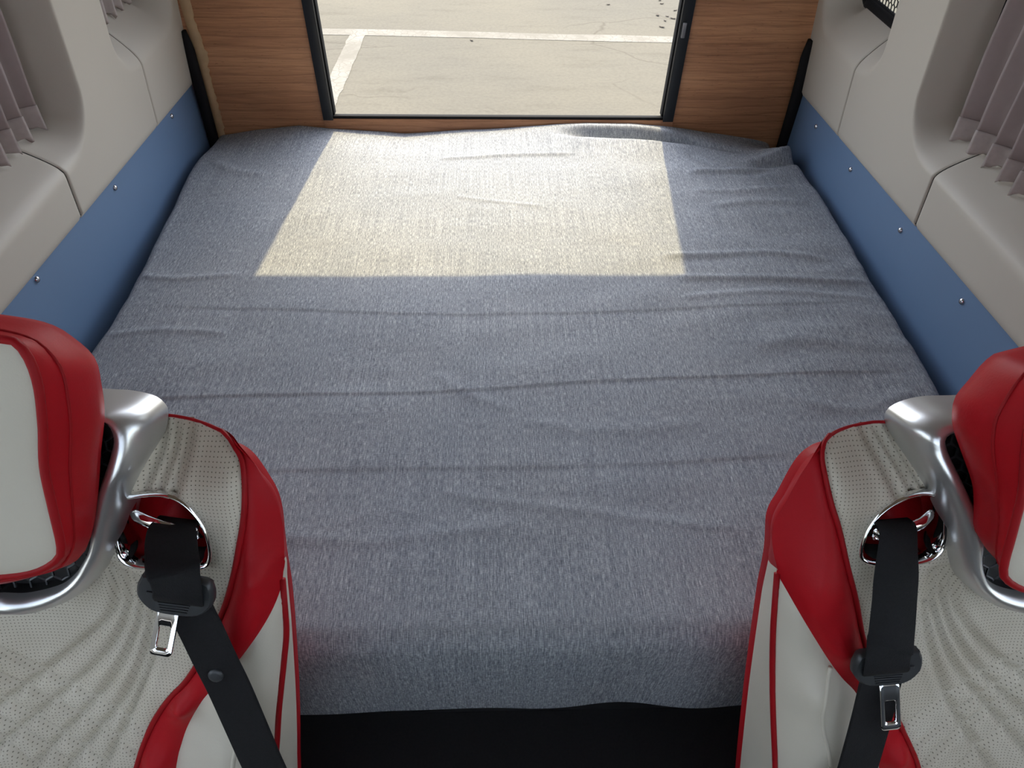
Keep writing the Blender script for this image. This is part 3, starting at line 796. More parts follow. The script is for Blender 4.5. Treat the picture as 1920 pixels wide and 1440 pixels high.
# ------------------------------------------------------------------ seats
# Curves of the upholstery measured in each seat's own frame, in metres:
# u towards the aisle, v up the reclined back, w out of its face; the origin is the belt guide.
SEAT = {
 'right': dict(
  cream=[(-0.0105,0.0979,-0.042),(0.0136,0.1018,-0.042),(0.0378,0.1017,-0.04),(0.0634,0.0983,-0.034),(0.0814,0.0951,-0.025),(0.0894,0.0892,-0.018),(0.0936,0.0767,-0.006),(0.0907,0.0562,0.002),(0.0834,0.0295,0.01),(0.0708,-0.0012,0.012),(0.0557,-0.0454,0.015),(0.0397,-0.0866,0.015),(0.0197,-0.143,0.012),(-0.0049,-0.1941,0.01),(-0.0415,-0.2553,0.005),(-0.0711,-0.3072,0.0),(-0.0919,-0.3468,0.0)],
  red=[(0.0914,0.0932,-0.02),(0.1046,0.0751,-0.012),(0.1127,0.0535,-0.012),(0.1214,0.027,-0.012),(0.1291,0.0078,-0.012),(0.132,-0.0053,-0.012),(0.1325,-0.0207,-0.01),(0.1299,-0.0383,-0.006),(0.1239,-0.0615,0.0),(0.1138,-0.0785,0.01),(0.1028,-0.0969,0.018),(0.0808,-0.1312,0.02),(0.0573,-0.166,0.02),(0.0365,-0.1932,0.018),(0.0136,-0.2199,0.015),(-0.0166,-0.2739,0.01),(-0.0371,-0.3358,0.008)],
  rim=[(0.1211,-0.1035,0.0),(0.117,-0.1473,0.0),(0.1094,-0.2083,0.0),(0.0995,-0.2728,0.0),(0.0883,-0.341,0.0)],
  back=[(0.1163,-0.0288,-0.05),(0.0971,-0.1417,-0.09),(0.0966,-0.2154,-0.09),(0.0955,-0.2935,-0.09),(0.0931,-0.3669,-0.09),(0.0899,-0.4445,-0.09)],
  ring=[(0.0432,-0.0304,0.008),(0.0444,-0.0139,0.008),(0.0399,0.0055,0.008),(0.0315,0.0213,0.008),(0.0169,0.0337,0.008),(0.0004,0.041,0.008),(-0.0148,0.0432,0.008),(-0.0261,0.0381,0.008),(-0.0344,0.0235,0.008),(-0.0403,0.0043,0.008),(-0.0435,-0.0153,0.008),(-0.0406,-0.0285,0.008),(-0.0318,-0.0363,0.008),(-0.0152,-0.0407,0.008),(0.008,-0.0417,0.008),(0.0256,-0.0407,0.008),(0.0367,-0.0372,0.008)],
  fo=[(-0.0443,0.1324,0.0),(-0.0226,0.132,0.0),(-0.0043,0.1287,0.0),(0.0106,0.1219,0.0),(0.0171,0.1132,0.0),(0.0147,0.1014,0.0),(0.0087,0.09,0.005),(-0.0047,0.0663,0.012),(-0.0194,0.0417,0.012),(-0.0321,0.0196,0.012),(-0.0447,-0.0063,0.012),(-0.0533,-0.0294,0.012),(-0.0626,-0.0496,0.012),(-0.0809,-0.0704,0.012),(-0.1095,-0.0904,0.012),(-0.152,-0.104,0.012)],
  fi=[(-0.0368,0.1215,0.015),(-0.0243,0.1176,0.015),(-0.0149,0.1137,0.015),(-0.0117,0.1076,0.018),(-0.0172,0.0939,0.02),(-0.0272,0.0757,0.025),(-0.0414,0.0546,0.025),(-0.0552,0.0331,0.025),(-0.0672,0.0111,0.025),(-0.0721,-0.0049,0.025),(-0.0729,-0.0178,0.025),(-0.078,-0.0342,0.025),(-0.0878,-0.0509,0.025),(-0.1052,-0.0627,0.025),(-0.1333,-0.07,0.025)],
  head=[(-0.0265,0.2085,0.07),(-0.0122,0.1998,0.07),(-0.0003,0.1801,0.07),(0.009,0.1625,0.07),(0.0081,0.1445,0.07),(0.003,0.1287,0.07),(-0.0119,0.1016,0.07),(-0.0301,0.0681,0.07),(-0.0387,0.0392,0.07),(-0.0445,0.0155,0.07),(-0.0607,-0.0029,0.07),(-0.0742,-0.0141,0.07),(-0.0861,-0.0187,0.07)],
  hseam=[(-0.0034,0.2108,0.1),(0.0063,0.1959,0.1),(0.007,0.1769,0.1),(0.0035,0.1574,0.1)],
  bar=[(-0.0238,0.0216,0.012),(-0.0043,0.0109,0.018),(0.0327,-0.0012,0.018)],
  belt=[(0.0182,0.0137,0.025),(0.0119,-0.0555,0.03),(0.0076,-0.1514,0.04),(0.0144,-0.183,0.045),(0.0184,-0.2359,0.045),(0.0226,-0.2913,0.045)],
  buckle=[(0.0174,-0.1385,0.05)],
  tongue=[(0.0026,-0.197,0.05),(0.006,-0.1675,0.05),(-0.0033,-0.2274,0.05)],
  stitch=[(0.0576,-0.1702,0.022),(0.0607,-0.227,0.03),(0.0388,-0.3081,0.03)],
  q1=[(-0.0735,-0.0686,0.0),(-0.0901,-0.1151,0.0),(-0.1419,-0.1758,0.0),(-0.1893,-0.212,0.0)],
  q2=[(-0.0554,-0.0544,0.0),(-0.0748,-0.1147,0.0),(-0.1265,-0.1908,0.0),(-0.2032,-0.2648,0.0)],
  q3=[(-0.0435,-0.0542,0.0),(-0.0625,-0.1145,0.0),(-0.1092,-0.1982,0.0),(-0.1986,-0.2982,0.0)],
  q4=[(-0.0471,-0.0998,0.0),(-0.0706,-0.1665,0.0),(-0.1155,-0.2542,0.0),(-0.1846,-0.3497,0.0)],
  up=[[(0.0412,0.0991,-0.036),(0.0212,0.0586,0.0),(0.0153,0.0426,0.005)],[(0.0267,0.0981,-0.038),(0.0093,0.0665,0.0),(-0.0016,0.0424,0.005)],[(0.0137,0.0998,-0.038),(0.002,0.0743,0.0),(-0.0152,0.0422,0.005)]],
 ),
 'left': dict(
  cream=[(-0.014,0.1021,-0.042),(0.0021,0.1008,-0.042),(0.0217,0.0984,-0.04),(0.0453,0.0947,-0.034),(0.0641,0.0895,-0.025),(0.0775,0.0782,-0.018),(0.0862,0.0667,-0.007),(0.0907,0.0483,0.004),(0.0894,0.0232,0.008),(0.0845,-0.0034,0.01),(0.0783,-0.0273,0.012),(0.071,-0.0549,0.014),(0.0599,-0.0872,0.015),(0.048,-0.1137,0.014),(0.0266,-0.155,0.012),(-0.0022,-0.2005,0.008),(-0.029,-0.2309,0.005),(-0.0547,-0.2685,0.002),(-0.072,-0.3026,0.0),(-0.0859,-0.3355,0.0)],
  red=[(0.0787,0.0845,-0.02),(0.0877,0.0791,-0.012),(0.0984,0.0581,-0.012),(0.1091,0.0335,-0.012),(0.1159,0.0115,-0.012),(0.1187,-0.0142,-0.012),(0.1186,-0.0358,-0.01),(0.1166,-0.0597,-0.006),(0.1135,-0.0771,-0.002),(0.1105,-0.0897,0.004),(0.1037,-0.1058,0.014),(0.0899,-0.1284,0.02),(0.0692,-0.1576,0.02),(0.0451,-0.1882,0.02),(0.0235,-0.2119,0.018),(0.0074,-0.2335,0.015),(-0.0132,-0.2693,0.01),(-0.026,-0.2993,0.008),(-0.0355,-0.3279,0.008)],
  rim=[(0.1129,-0.115,0.0),(0.1105,-0.1477,0.0),(0.1044,-0.1821,0.0),(0.0973,-0.2198,0.0),(0.09,-0.2587,0.0),(0.0837,-0.299,0.0),(0.0771,-0.3407,0.0)],
  back=[(0.0984,-0.0821,-0.06),(0.0889,-0.1401,-0.09),(0.0877,-0.1956,-0.09),(0.085,-0.2535,-0.09),(0.0815,-0.3141,-0.09),(0.0765,-0.3775,-0.09),(0.0705,-0.444,-0.09)],
  ring=[(-0.0349,0.025,0.008),(-0.0269,0.0315,0.008),(-0.0106,0.0343,0.008),(0.0079,0.0347,0.008),(0.0231,0.0308,0.008),(0.0348,0.0209,0.008),(0.0431,0.0054,0.008),(0.0478,-0.0103,0.008),(0.0488,-0.0294,0.008),(0.0459,-0.0423,0.008),(0.0394,-0.0494,0.008),(0.0211,-0.0503,0.008),(-0.0062,-0.0492,0.008),(-0.0278,-0.0475,0.008),(-0.0394,-0.0421,0.008),(-0.0444,-0.0311,0.008),(-0.0441,-0.0152,0.008),(-0.0405,0.0067,0.008)],
  fo=[(-0.0445,0.1301,0.0),(-0.0232,0.1282,0.0),(-0.0039,0.1225,0.0),(0.0048,0.1141,0.0),(0.0069,0.1056,0.0),(0.0041,0.0879,0.005),(-0.0038,0.0712,0.012),(-0.0131,0.0538,0.012),(-0.0236,0.0301,0.012),(-0.0328,0.0089,0.012),(-0.0394,-0.0096,0.012),(-0.05,-0.0315,0.012),(-0.0651,-0.0539,0.012),(-0.0922,-0.0797,0.012),(-0.1286,-0.0958,0.012),(-0.1792,-0.1002,0.012)],
  fi=[(-0.0381,0.1218,0.015),(-0.0245,0.1206,0.015),(-0.0196,0.1123,0.015),(-0.0194,0.0997,0.018),(-0.026,0.0779,0.025),(-0.0412,0.0465,0.025),(-0.0534,0.011,0.025),(-0.0625,-0.0164,0.025),(-0.0747,-0.035,0.025),(-0.0847,-0.0475,0.025),(-0.1023,-0.0601,0.025),(-0.1364,-0.0692,0.025),(-0.163,-0.0686,0.025)],
  head=[(-0.0608,0.2293,0.07),(-0.0367,0.2229,0.07),(-0.0217,0.2128,0.07),(-0.0043,0.1918,0.07),(-0.003,0.1655,0.07),(-0.0058,0.1359,0.07),(-0.0173,0.0949,0.07),(-0.0283,0.052,0.07),(-0.0411,0.0128,0.07),(-0.0544,-0.0043,0.07),(-0.0915,-0.0172,0.07),(-0.1217,-0.0208,0.07)],
  hface=[(-0.0284,0.2273,0.12),(-0.0149,0.218,0.12),(-0.0107,0.1931,0.12),(-0.0147,0.1575,0.12),(-0.0218,0.1202,0.12),(-0.0232,0.0812,0.12),(-0.0244,0.0454,0.12),(-0.0317,0.0324,0.12),(-0.0518,0.0221,0.12),(-0.0793,0.0183,0.12)],
  bar=[(-0.0232,0.0149,0.012),(0.0024,0.0071,0.018),(0.0374,-0.0057,0.018)],
  belt=[(0.0221,0.0056,0.025),(0.0264,-0.0203,0.04),(0.0299,-0.0443,0.05)],
  belt2=[(0.0337,-0.0632,0.05),(0.0446,-0.0958,0.05),(0.0637,-0.1712,0.05),(0.0865,-0.2835,0.05)],
  buckle=[(0.0314,-0.0481,0.055)],
  tongue=[(0.0141,-0.091,0.055),(0.0224,-0.0655,0.055),(0.0098,-0.1139,0.055)],
  button=[(0.0531,-0.1543,0.055)],
  q1=[(-0.0573,-0.0525,0.0),(-0.0717,-0.1133,0.0),(-0.1288,-0.1692,0.0),(-0.2217,-0.2423,0.0)],
  q2=[(-0.0448,-0.0594,0.0),(-0.0558,-0.1136,0.0),(-0.1028,-0.1845,0.0),(-0.2362,-0.3017,0.0)],
  q3=[(-0.0338,-0.0662,0.0),(-0.047,-0.1278,0.0),(-0.0969,-0.2148,0.0),(-0.2033,-0.3318,0.0)],
  q4=[(-0.032,-0.1141,0.0),(-0.0519,-0.1783,0.0),(-0.0909,-0.2458,0.0),(-0.1633,-0.3331,0.0)],
  q5=[(-0.0299,-0.1353,0.0),(-0.0444,-0.1859,0.0),(-0.0818,-0.2619,0.0),(-0.1231,-0.3343,0.0)],
  up=[[(0.0284,0.0958,-0.036),(0.0296,0.0766,0.0),(0.0197,0.0347,0.005)],[(0.014,0.0963,-0.038),(0.0166,0.0767,0.0),(0.006,0.0379,0.005)],[(0.0006,0.0976,-0.038),(0.0035,0.0769,0.0),(-0.0087,0.0381,0.005)]],
 ),
}

SEAT['right']['hface'] = [(a + 0.004, b - 0.018, c_) for a, b, c_ in SEAT['left']['hface']]
RHO = math.radians(26)
VV = np.array((0, math.sin(RHO), math.cos(RHO))); WW = np.array((0, -math.cos(RHO), math.sin(RHO)))
UC = -0.170
VBOT = -0.52

def inpoly(P, poly):
    x, y = P[:, 0], P[:, 1]; ins = np.zeros(len(P), bool); n = len(poly); j = n - 1
    for i in range(n):
        xi, yi = poly[i]; xj, yj = poly[j]
        if yi != yj:
            c_ = ((yi > y) != (yj > y)) & (x < (xj - xi) * (y - yi) / (yj - yi) + xi)
            ins ^= c_
        j = i
    return ins
def mir(P): 
    P = np.array(P, float).copy(); P[:, 0] = 2 * UC - P[:, 0]; return P

class RBF:
    def __init__(s, P, w, lam=2e-5):
        P, k = np.unique(np.round(P, 4), axis=0, return_index=True); w = w[k]
        n = len(P); K = s.k(np.linalg.norm(P[:, None] - P[None], axis=2)); A = np.zeros((n+3, n+3))
        A[:n, :n] = K + np.eye(n) * lam; A[:n, n] = 1; A[:n, n+1:] = P; A[n:, :n] = A[:n, n:].T
        s.c = np.linalg.solve(A, np.r_[w, 0, 0, 0]); s.P = P
    def k(s, r): return np.where(r > 1e-9, r * r * np.log(r + 1e-12), 0)
    def __call__(s, Q):
        Q = np.atleast_2d(Q)[:, :2]; n = len(s.P)
        K = s.k(np.linalg.norm(Q[:, None] - s.P[None], axis=2))
        return K @ s.c[:n] + s.c[n] + Q @ s.c[n+1:]

def seat_dist(Q, lines):
    d = np.full(len(Q), 1e9)
    for P in lines:
        for i in range(len(P) - 1):
            a, b = P[i][:2], P[i+1][:2]; ab = b - a
            t = np.clip(((Q - a) @ ab) / (ab @ ab + 1e-12), 0, 1)
            d = np.minimum(d, np.hypot(*(Q - a - t[:, None] * ab).T))
    return d

def rounded_slab(lo, hi, r, puff=0.0, n=9):
    """rounded cushion block as a superellipsoid-like grid"""
    c_ = (np.array(lo) + np.array(hi)) / 2; h = (np.array(hi) - np.array(lo)) / 2
    bm = bmesh.new(); bmesh.ops.create_cube(bm, size=2.0)
    bmesh.ops.subdivide_edges(bm, edges=bm.edges[:], cuts=n, use_grid_fill=True)
    V = []
    for v in bm.verts:
        p = np.array(v.co) * h
        q = np.clip(p, -(h - r), h - r); d = p - q; L_ = np.linalg.norm(d)
        if L_ > 0: p = q + d / L_ * r
        t = np.abs(np.array(v.co))
        p = p + np.sign(p) * puff * np.prod(np.cos(np.delete(t, int(np.argmax(t))) * math.pi / 2)) * (np.arange(3) == int(np.argmax(t)))
        V.append(p + c_)
    F = [[v.index for v in f.verts] for f in bm.faces]
    bm.free(); return V, F

def build_seat(side):
    D = {k: np.array(v) if k != 'up' else [np.array(q) for q in v] for k, v in SEAT[side].items()}
    R_ = side == 'right'
    org = np.array((0.4355, 0.3904, 0.8591)) if R_ else np.array((-0.3405, 0.4004, 0.8701))
    UU = np.array((-1.0, 0, 0)) if R_ else np.array((1.0, 0, 0))
    cx = org[0] + UC * UU[0]
    seat = empty('van_seat', (cx, 0.12, 0.0)); base = np.array(seat.location)
    def W(p):
        p = np.atleast_2d(np.asarray(p, float)); return org - base + p[:, :1] * UU + p[:, 1:2] * VV + p[:, 2:3] * WW
    # --- upholstery curves, completed down to the cushion
    cream = np.vstack([D['cream'], [(-0.118, -0.42, 0.0), (-0.128, VBOT, 0.0)]])
    red = np.vstack([D['red'], [(-0.058, -0.42, 0.008), (-0.066, VBOT, 0.008)]])
    rim = np.vstack([D['rim'], [(D['rim'][-1][0] - 0.012, -0.43, 0.0), (D['rim'][-1][0] - 0.016, VBOT, 0.0)]])
    kred = 9
    outer = np.vstack([red[:kred], rim])                          # silhouette of the front upholstery
    ctop = cream[:5]
    half = np.vstack([[(UC, 0.098, -0.042), (-0.09, 0.100, -0.042), (-0.045, 0.101, -0.042)], ctop, outer])
    hs = catmull(half, 150)
    for _ in range(14):
        m_ = hs.copy(); m_[1:-1] = 0.25 * hs[:-2] + 0.5 * hs[1:-1] + 0.25 * hs[2:]; k_ = (hs[:, 1] > 0.03) & (hs[:, 0] > 0.03); hs[k_] = m_[k_]
    hs[:, 0] = np.maximum(hs[:, 0], UC)
    outline = np.vstack([hs, mir(hs)[::-1]])
    cs = catmull(cream[4:], 110); rs = catmull(red[kred-1:], 80)
    ring = catmull(D['ring'], 64, closed=True)
    # --- height of the front surface
    cp = []
    for L_ in (half, cream, red):
        cp += [tuple(q) for q in catmull(L_, 34)]
    for t in (0.25, 0.4, 0.55, 0.7, 0.85):                         # swollen middle of the red wing
        a = catmull(cream[4:], 41)[int(t * 40)]; b = catmull(red, 41)[int(t * 40)]
        m_ = (a + b) / 2; m_[2] = max(a[2], b[2]) + 0.010; cp.append(tuple(m_))
    for t in (0.3, 0.5, 0.75, 0.95):                               # side bolster
        a = catmull(red[kred-1:], 41)[int(t * 40)]; b = catmull(rim, 41)[int(t * 40)]
        m_ = (a + b) / 2; m_[2] = 0.030; cp.append(tuple(m_))
    for v_ in (0.06, 0.0, -0.1, -0.2, -0.3, -0.4, -0.5):
        cp.append((UC, v_, -0.012 if v_ < 0.03 else -0.024))
        cp.append(((UC + 0) / 2, v_, -0.004 if v_ < 0.03 else -0.012))
    for q in D['ring'][::2]: cp.append((q[0], q[1], 0.008))
    cp = np.array(cp); cp = np.vstack([cp, mir(cp)])
    S = RBF(cp[:, :2], cp[:, 2])
    # --- stitched channels of the cream panel
    chan = []
    for k in ('q1', 'q2', 'q3', 'q4', 'q5'):
        if k in D:
            q = D[k]; e_ = q[-1] - q[-2]; e_ = e_ / np.linalg.norm(e_[:2])
            chan.append(catmull(np.vstack([q, q[-1] + e_ * 0.12, q[-1] + e_ * 0.34]), 60))
    chan += [catmull(q, 14) for q in D['up']]
    chan_all = [c_[:, :2] for c_ in chan] + [mir(c_)[:, :2] for c_ in chan]
    # --- one triangulation, cut along every seam
    ST = 0.0046
    gu = np.arange(UC - 0.34, UC + 0.34, ST); gv = np.arange(VBOT, 0.12, ST)
    G = np.array([(a + (0.5 * ST if j % 2 else 0), b) for j, b in enumerate(gv) for a in gu])
    G = G[inpoly(G, outline[:, :2])]
    seams = [outline[:, :2], cs[:, :2], mir(cs)[:, :2], rs[:, :2], mir(rs)[:, :2], np.vstack([ring[:, :2], ring[:1, :2]])]
    G = G[seat_dist(G, seams) > 0.55 * ST]
    verts = [Vector(p) for p in G]; edges = []
    def add_line(P, closed):
        st = len(verts); n = len(P)
        for p in P: verts.append(Vector((p[0], p[1])))
        for i in range(n if closed else n - 1): edges.append((st + i, st + (i + 1) % n))
    add_line(outline, True)
    for P in (cs, mir(cs), rs, mir(rs)): add_line(P, False)
    add_line(ring, True)
    vo, eo, fo_, _, _, _ = delaunay_2d_cdt(verts, edges, [], 0, 1e-6)
    Q = np.array([(p.x, p.y) for p in vo]); T = np.array([f for f in fo_ if len(f) == 3])
    cen = Q[T].mean(1)
    fold = cen.copy(); fold[:, 0] = np.where(fold[:, 0] < UC, 2 * UC - fold[:, 0], fold[:, 0])
    keep = inpoly(cen, outline[:, :2]) & ~inpoly(cen, ring[:, :2])
    top = 0.3
    pc = np.vstack([[(UC - 0.02, VBOT - 0.1), (UC - 0.02, top), (cs[0, 0], top)], cs[:, :2], [(cs[-1, 0], VBOT - 0.1)]])
    full_red = np.vstack([hs[:, :2], ]) 
    is_c = inpoly(fold, pc)
    # red: outside cream, inside the red edge (upper part bounded by the silhouette)
    pr = np.vstack([cs[:, :2][::-1], [(cs[0, 0], top), (0.4, top), (0.4, rs[0, 1])], rs[:, :2], [(rs[-1, 0], VBOT - 0.1), (cs[-1, 0], VBOT - 0.1)]])
    is_r = ~is_c & inpoly(fold, pr)
    low = outline[(outline[:, 1] < -0.055)][:, :2]; half_n = len(low) // 2
    dse = seat_dist(Q, seams[1:5] + [low[:half_n], low[half_n:]]); dch = seat_dist(Q, chan_all)
    folded = Q.copy(); folded[:, 0] = np.where(Q[:, 0] < UC, 2 * UC - Q[:, 0], Q[:, 0])
    incream = inpoly(folded, pc)
    w = S(Q) - 0.0055 * np.clip(1 - dse / 0.014, 0, 1) ** 2
    w -= np.where(incream, 0.0080 * np.exp(-(dch / 0.0044) ** 2) - 0.0022 * np.exp(-((dch - 0.011) / 0.006) ** 2), 0)
    dr = seat_dist(Q, [seams[5]]); w -= 0.003 * np.clip(1 - dr / 0.010, 0, 1) ** 2
    P3 = W(np.c_[Q, w])
    def region(name, mask, mat, part_parent=seat):
        t = T[mask & keep]; used = np.unique(t); rm = -np.ones(len(Q), int); rm[used] = np.arange(len(used))
        return mesh(name, P3[used], rm[t], mat, part_parent, uv=Q[used])
    backrest = region('backrest_panel', is_c, M['perf'])
    wing = region('wing', is_r & (cen[:, 0] > UC), M['red']); wing2 = region('wing', is_r & (cen[:, 0] < UC), M['red'])
    bol = region('side_bolster', ~is_c & ~is_r & (cen[:, 0] > UC), M['cream']); bol2 = region('side_bolster', ~is_c & ~is_r & (cen[:, 0] < UC), M['cream'])
    def pipe(P, r, parent, mat=M['redpipe'], lift=-0.0030, closed=False, name='piping'):
        wq = S(P[:, :2]) + lift
        V, F = tube(W(np.c_[P[:, :2], wq]), r, 8, closed=closed, ref=WW); return mesh(name, V, F, mat, parent)
    k0 = int(np.argmin(np.hypot(*(hs[:, :2] - cs[0, :2]).T)))
    lead = np.vstack([hs[:k0], cs])
    pr_ = np.interp(np.arange(len(lead)), [0, k0 - 4, k0 + 14, len(lead)], [0.0016, 0.0018, 0.0032, 0.0034])
    lf_ = np.interp(np.arange(len(lead)), [0, k0 - 4, k0 + 14, len(lead)], [0.0006, 0.0006, -0.0030, -0.0030])
    pipe(lead, pr_, wing, lift=lf_); pipe(mir(lead), pr_, wing2, lift=lf_)
    rim_s = catmull(rim, 60); rim_s = np.vstack([rs[:1], rim_s])
    pipe(rim_s, 0.0036, bol, lift=-0.004); pipe(mir(rim_s), 0.0036, bol2, lift=-0.004)
    if 'stitch' in D:
        st = catmull(D['stitch'], 70)
    else:
        st = catmull(np.array([(0.052, -0.20, 0), (0.050, -0.26, 0), (0.036, -0.33, 0)]), 70)
    st = np.vstack([st, catmull(np.vstack([st[-1], st[-1] + (-0.016, -0.10, 0)]), 30)])
    for P_, b_ in ((st, bol), (mir(st), bol2)):
        pipe(P_, 0.0026, b_, M['cream'], -0.0006, name='stitched_seam')
    # --- side walls back to the shell, and the shell itself
    bk = catmull(np.vstack([D['back'], [(D['back'][-1][0] - 0.006, VBOT - 0.03, -0.09)]]), 60)
    hsb = hs.copy()
    for i in range(len(hs)):
        u_, v_ = hs[i, :2]
        dv = np.array((u_ - UC, v_ + 0.15)); dv = dv / np.linalg.norm(dv)
        if v_ < 0.0 and u_ > 0:
            k = smooth01((0.0 - v_) / 0.085)
            vb = v_ - 0.065 * k
            ub = np.interp(-vb, -bk[:, 1], bk[:, 0])
            wb_ = np.interp(-vb, -bk[:, 1], bk[:, 2])
            hsb[i] = ((1 - k) * (u_ - 0.022 * max(dv[0], 0)) + k * ub, (1 - k) * (v_ - 0.045 * max(dv[1], 0)) + k * vb, (1 - k) * -0.060 + k * wb_)
        else:
            hsb[i] = (max(u_ - 0.022 * max(dv[0], 0), UC), v_ - 0.045 * max(dv[1], 0), -0.060)
    front_w = S(hs[:, :2]) - 0.0055 * (hs[:, 1] < -0.055)
    r0 = np.c_[hs[:, :2], front_w]; r2 = hsb; r1 = (r0 + r2) / 2 + np.c_[(hs[:, :2] - np.array((UC, -0.2))) * 0.010, np.where(hs[:, 1] > -0.05, -0.006, 0)]
    # carry the slope of the upholstery a little way over its edge before it turns back
    nd = hs[:, :2] - np.array((UC, -0.12)); nd /= np.linalg.norm(nd, axis=1)[:, None]
    nd[:, 0] = np.where(hs[:, 0] > UC + 1e-4, nd[:, 0], 0)
    slope = np.clip((S(hs[:, :2]) - S(hs[:, :2] - nd * 0.008)) / 0.008, -3, -0.2)
    kx = (smooth01((hs[:, 0] - 0.055) / 0.03) * smooth01((0.095 - hs[:, 1]) / 0.08) * smooth01((hs[:, 1] + 0.056) / 0.04))[:, None]; nd0 = nd.copy(); nd = nd * kx * 0.5; slope = slope * kx[:, 0]
    ra = np.c_[hs[:, :2] + nd * 0.0022, S(hs[:, :2]) + slope * 0.0022]; rb = np.c_[hs[:, :2] + nd * 0.0036, S(hs[:, :2]) + slope * 0.0036 - 0.004]
    rc = np.c_[hs[:, :2] + nd * 0.0036, S(hs[:, :2]) + slope * 0.0036 - 0.013]; rd = np.c_[hs[:, :2] + nd * 0.0010, S(hs[:, :2]) + slope * 0.0036 - 0.024]
    back_dv = -nd0 * (1 - 0.5 * kx)
    for q, e__ in ((ra, 0.002), (rb, 0.005), (rc, 0.013), (rd, 0.024)):
        q[:, :2] += back_dv * e__
    kv = smooth01((-0.015 - hs[:, 1]) / 0.035)[:, None]
    for q, f_ in ((ra, 0.12), (rb, 0.28), (rc, 0.5), (rd, 0.75)):
        q[:] = q * (1 - kv) + (r0 * (1 - f_) + r2 * f_ + (r1 - (r0 + r2) / 2) * (1 - abs(2 * f_ - 1))) * kv
    for q in (ra, rb, rc, rd): q[:, 0] = np.maximum(q[:, 0], UC)
    def full(r): return np.vstack([r, mir(r)[::-1]])
    up = hs[:, 1] > -0.055
    n_up = int(up.sum())
    def part_rows(rows_, a, b, m_=False):
        return [W(mir(r[a:b]) if m_ else r[a:b]) for r in rows_]
    for m_ in (False, True):
        V, F = loft(part_rows((r0, ra, rb, rc, rd, r2), 0, n_up, m_)); mesh('top_side', V, F, M['red'], seat)
        V, F = loft(part_rows((r0, r1, r2), n_up - 1, len(hs), m_)); mesh('side_panel', V, F, M['cream'], seat)
    r3 = r2.copy(); r3[:, 2] -= 0.014; r3[:, 0] = UC + (r3[:, 0] - UC) * 1.004
    r4 = r2.copy(); r4[:, 2] -= 0.040; r4[:, 0] = UC + (r4[:, 0] - UC) * 0.94; r4[:, 1] = -0.2 + (r4[:, 1] + 0.2) * 0.96
    rows_ = [W(full(r)) for r in (r2, r3, r4)]
    cc = W([(UC, -0.2, -0.135)])[0]
    V, F = loft(rows_); V = list(V) + [cc]; n_ = len(rows_[0])
    F += [(2*n_ + k, 2*n_ + k + 1, 3*n_) for k in range(n_ - 1)]
    mesh('back_shell', V, F, M['red'], seat)
    # --- belt guide: chrome ring, sleeve, red lined well, hook bar
    rg = ring.copy(); cg = rg[:, :2].mean(0)
    def rs_(k, dw): q = rg.copy(); q[:, :2] = cg + (q[:, :2] - cg) * k; q[:, 2] = S(rg[:, :2]) + dw; return q
    prof = [(1.045, -0.005), (1.055, 0.0015), (1.035, 0.0050), (0.995, 0.0050), (0.955, 0.002), (0.90, -0.006), (0.85, -0.014), (0.83, -0.026)]
    V, F = loft([W(rs_(k, d)) for k, d in prof], closed_u=True); guide = mesh('belt_guide', V, F, M['chrome'], seat)
    well = [(0.84, -0.024), (0.90, -0.034), (0.86, -0.052), (0.62, -0.064), (0.3, -0.068), (0.02, -0.069)]
    V, F = loft([W(rs_(k, d) + np.array((0, 0.004 * math.sin(9 * d * 100), 0))) for k, d in well], closed_u=True, cap1=True); mesh('red_lining', V, F, M['red'], guide)
    bar = D['bar']; e_ = bar[-1] - bar[0]; bar = np.vstack([bar[0] + (0, 0, -0.002), bar[1:], bar[-1] - e_ * 0.06 + (0, -0.002, -0.014)])
    bs = catmull(bar, 30); rad = np.full(30, 0.0075); rad[0] = 0.003; rad[1] = 0.006
    V, F = tube(W(bs), rad, 12, ref=WW, sx=0.95, sy=0.42); mesh('hook_bar', V, F, M['chrome'], guide)
    # --- headrest frame
    fo = np.vstack([[(UC, 0.128, -0.010), (-0.10, 0.131, -0.006)], D['fo'], [(UC, D['fo'][-1][1] - 0.002, 0.012)] if D['fo'][-1][0] > UC + 0.004 else np.zeros((0, 3))])
    fi = np.vstack([[(UC, 0.116, 0.004), (-0.10, 0.120, 0.008)], D['fi'], [(UC, D['fi'][-1][1] - 0.002, 0.025)] if D['fi'][-1][0] > UC + 0.004 else np.zeros((0, 3))])
    fo = fo[fo[:, 0] >= UC - 1e-6]; fi = fi[fi[:, 0] >= UC - 1e-6]
    # pair points by the fraction of the way along
    A_ = catmull(fo, 90); B_ = catmull(fi, 90)
    def lerp(t, dw): q = A_ * (1 - t) + B_ * t; q = q.copy(); q[:, 2] += dw; return q
    secs = [lerp(0, -0.040), lerp(-0.02, -0.010), lerp(0.0, 0.0), lerp(0.10, 0.010), lerp(0.30, 0.017), lerp(0.55, 0.019), lerp(0.80, 0.013), lerp(0.95, 0.004), lerp(1.0, -0.003)]
    V, F = loft([W(np.vstack([q, mir(q)[::-1][1:-1]])) for q in secs], closed_u=True)
    frame = mesh('headrest_frame', V, F, M['silver'], seat)
    lin = [lerp(1.0, -0.003), lerp(1.0, -0.010), lerp(1.0, -0.045)]
    V, F = loft([W(np.vstack([q, mir(q)[::-1][1:-1]])) for q in lin], closed_u=True); mesh('inner_lip', V, F, M['black'], frame)
    # black backing and hexagonal grille within the frame
    loop = np.vstack([B_, mir(B_)[::-1][1:-1]]); lw = loop.copy(); lw[:, 2] = 0.006
    cw = loop[:, :2].mean(0)
    V = list(W(lw)) + [W([(cw[0], cw[1], 0.006)])[0]]; nl = len(lw)
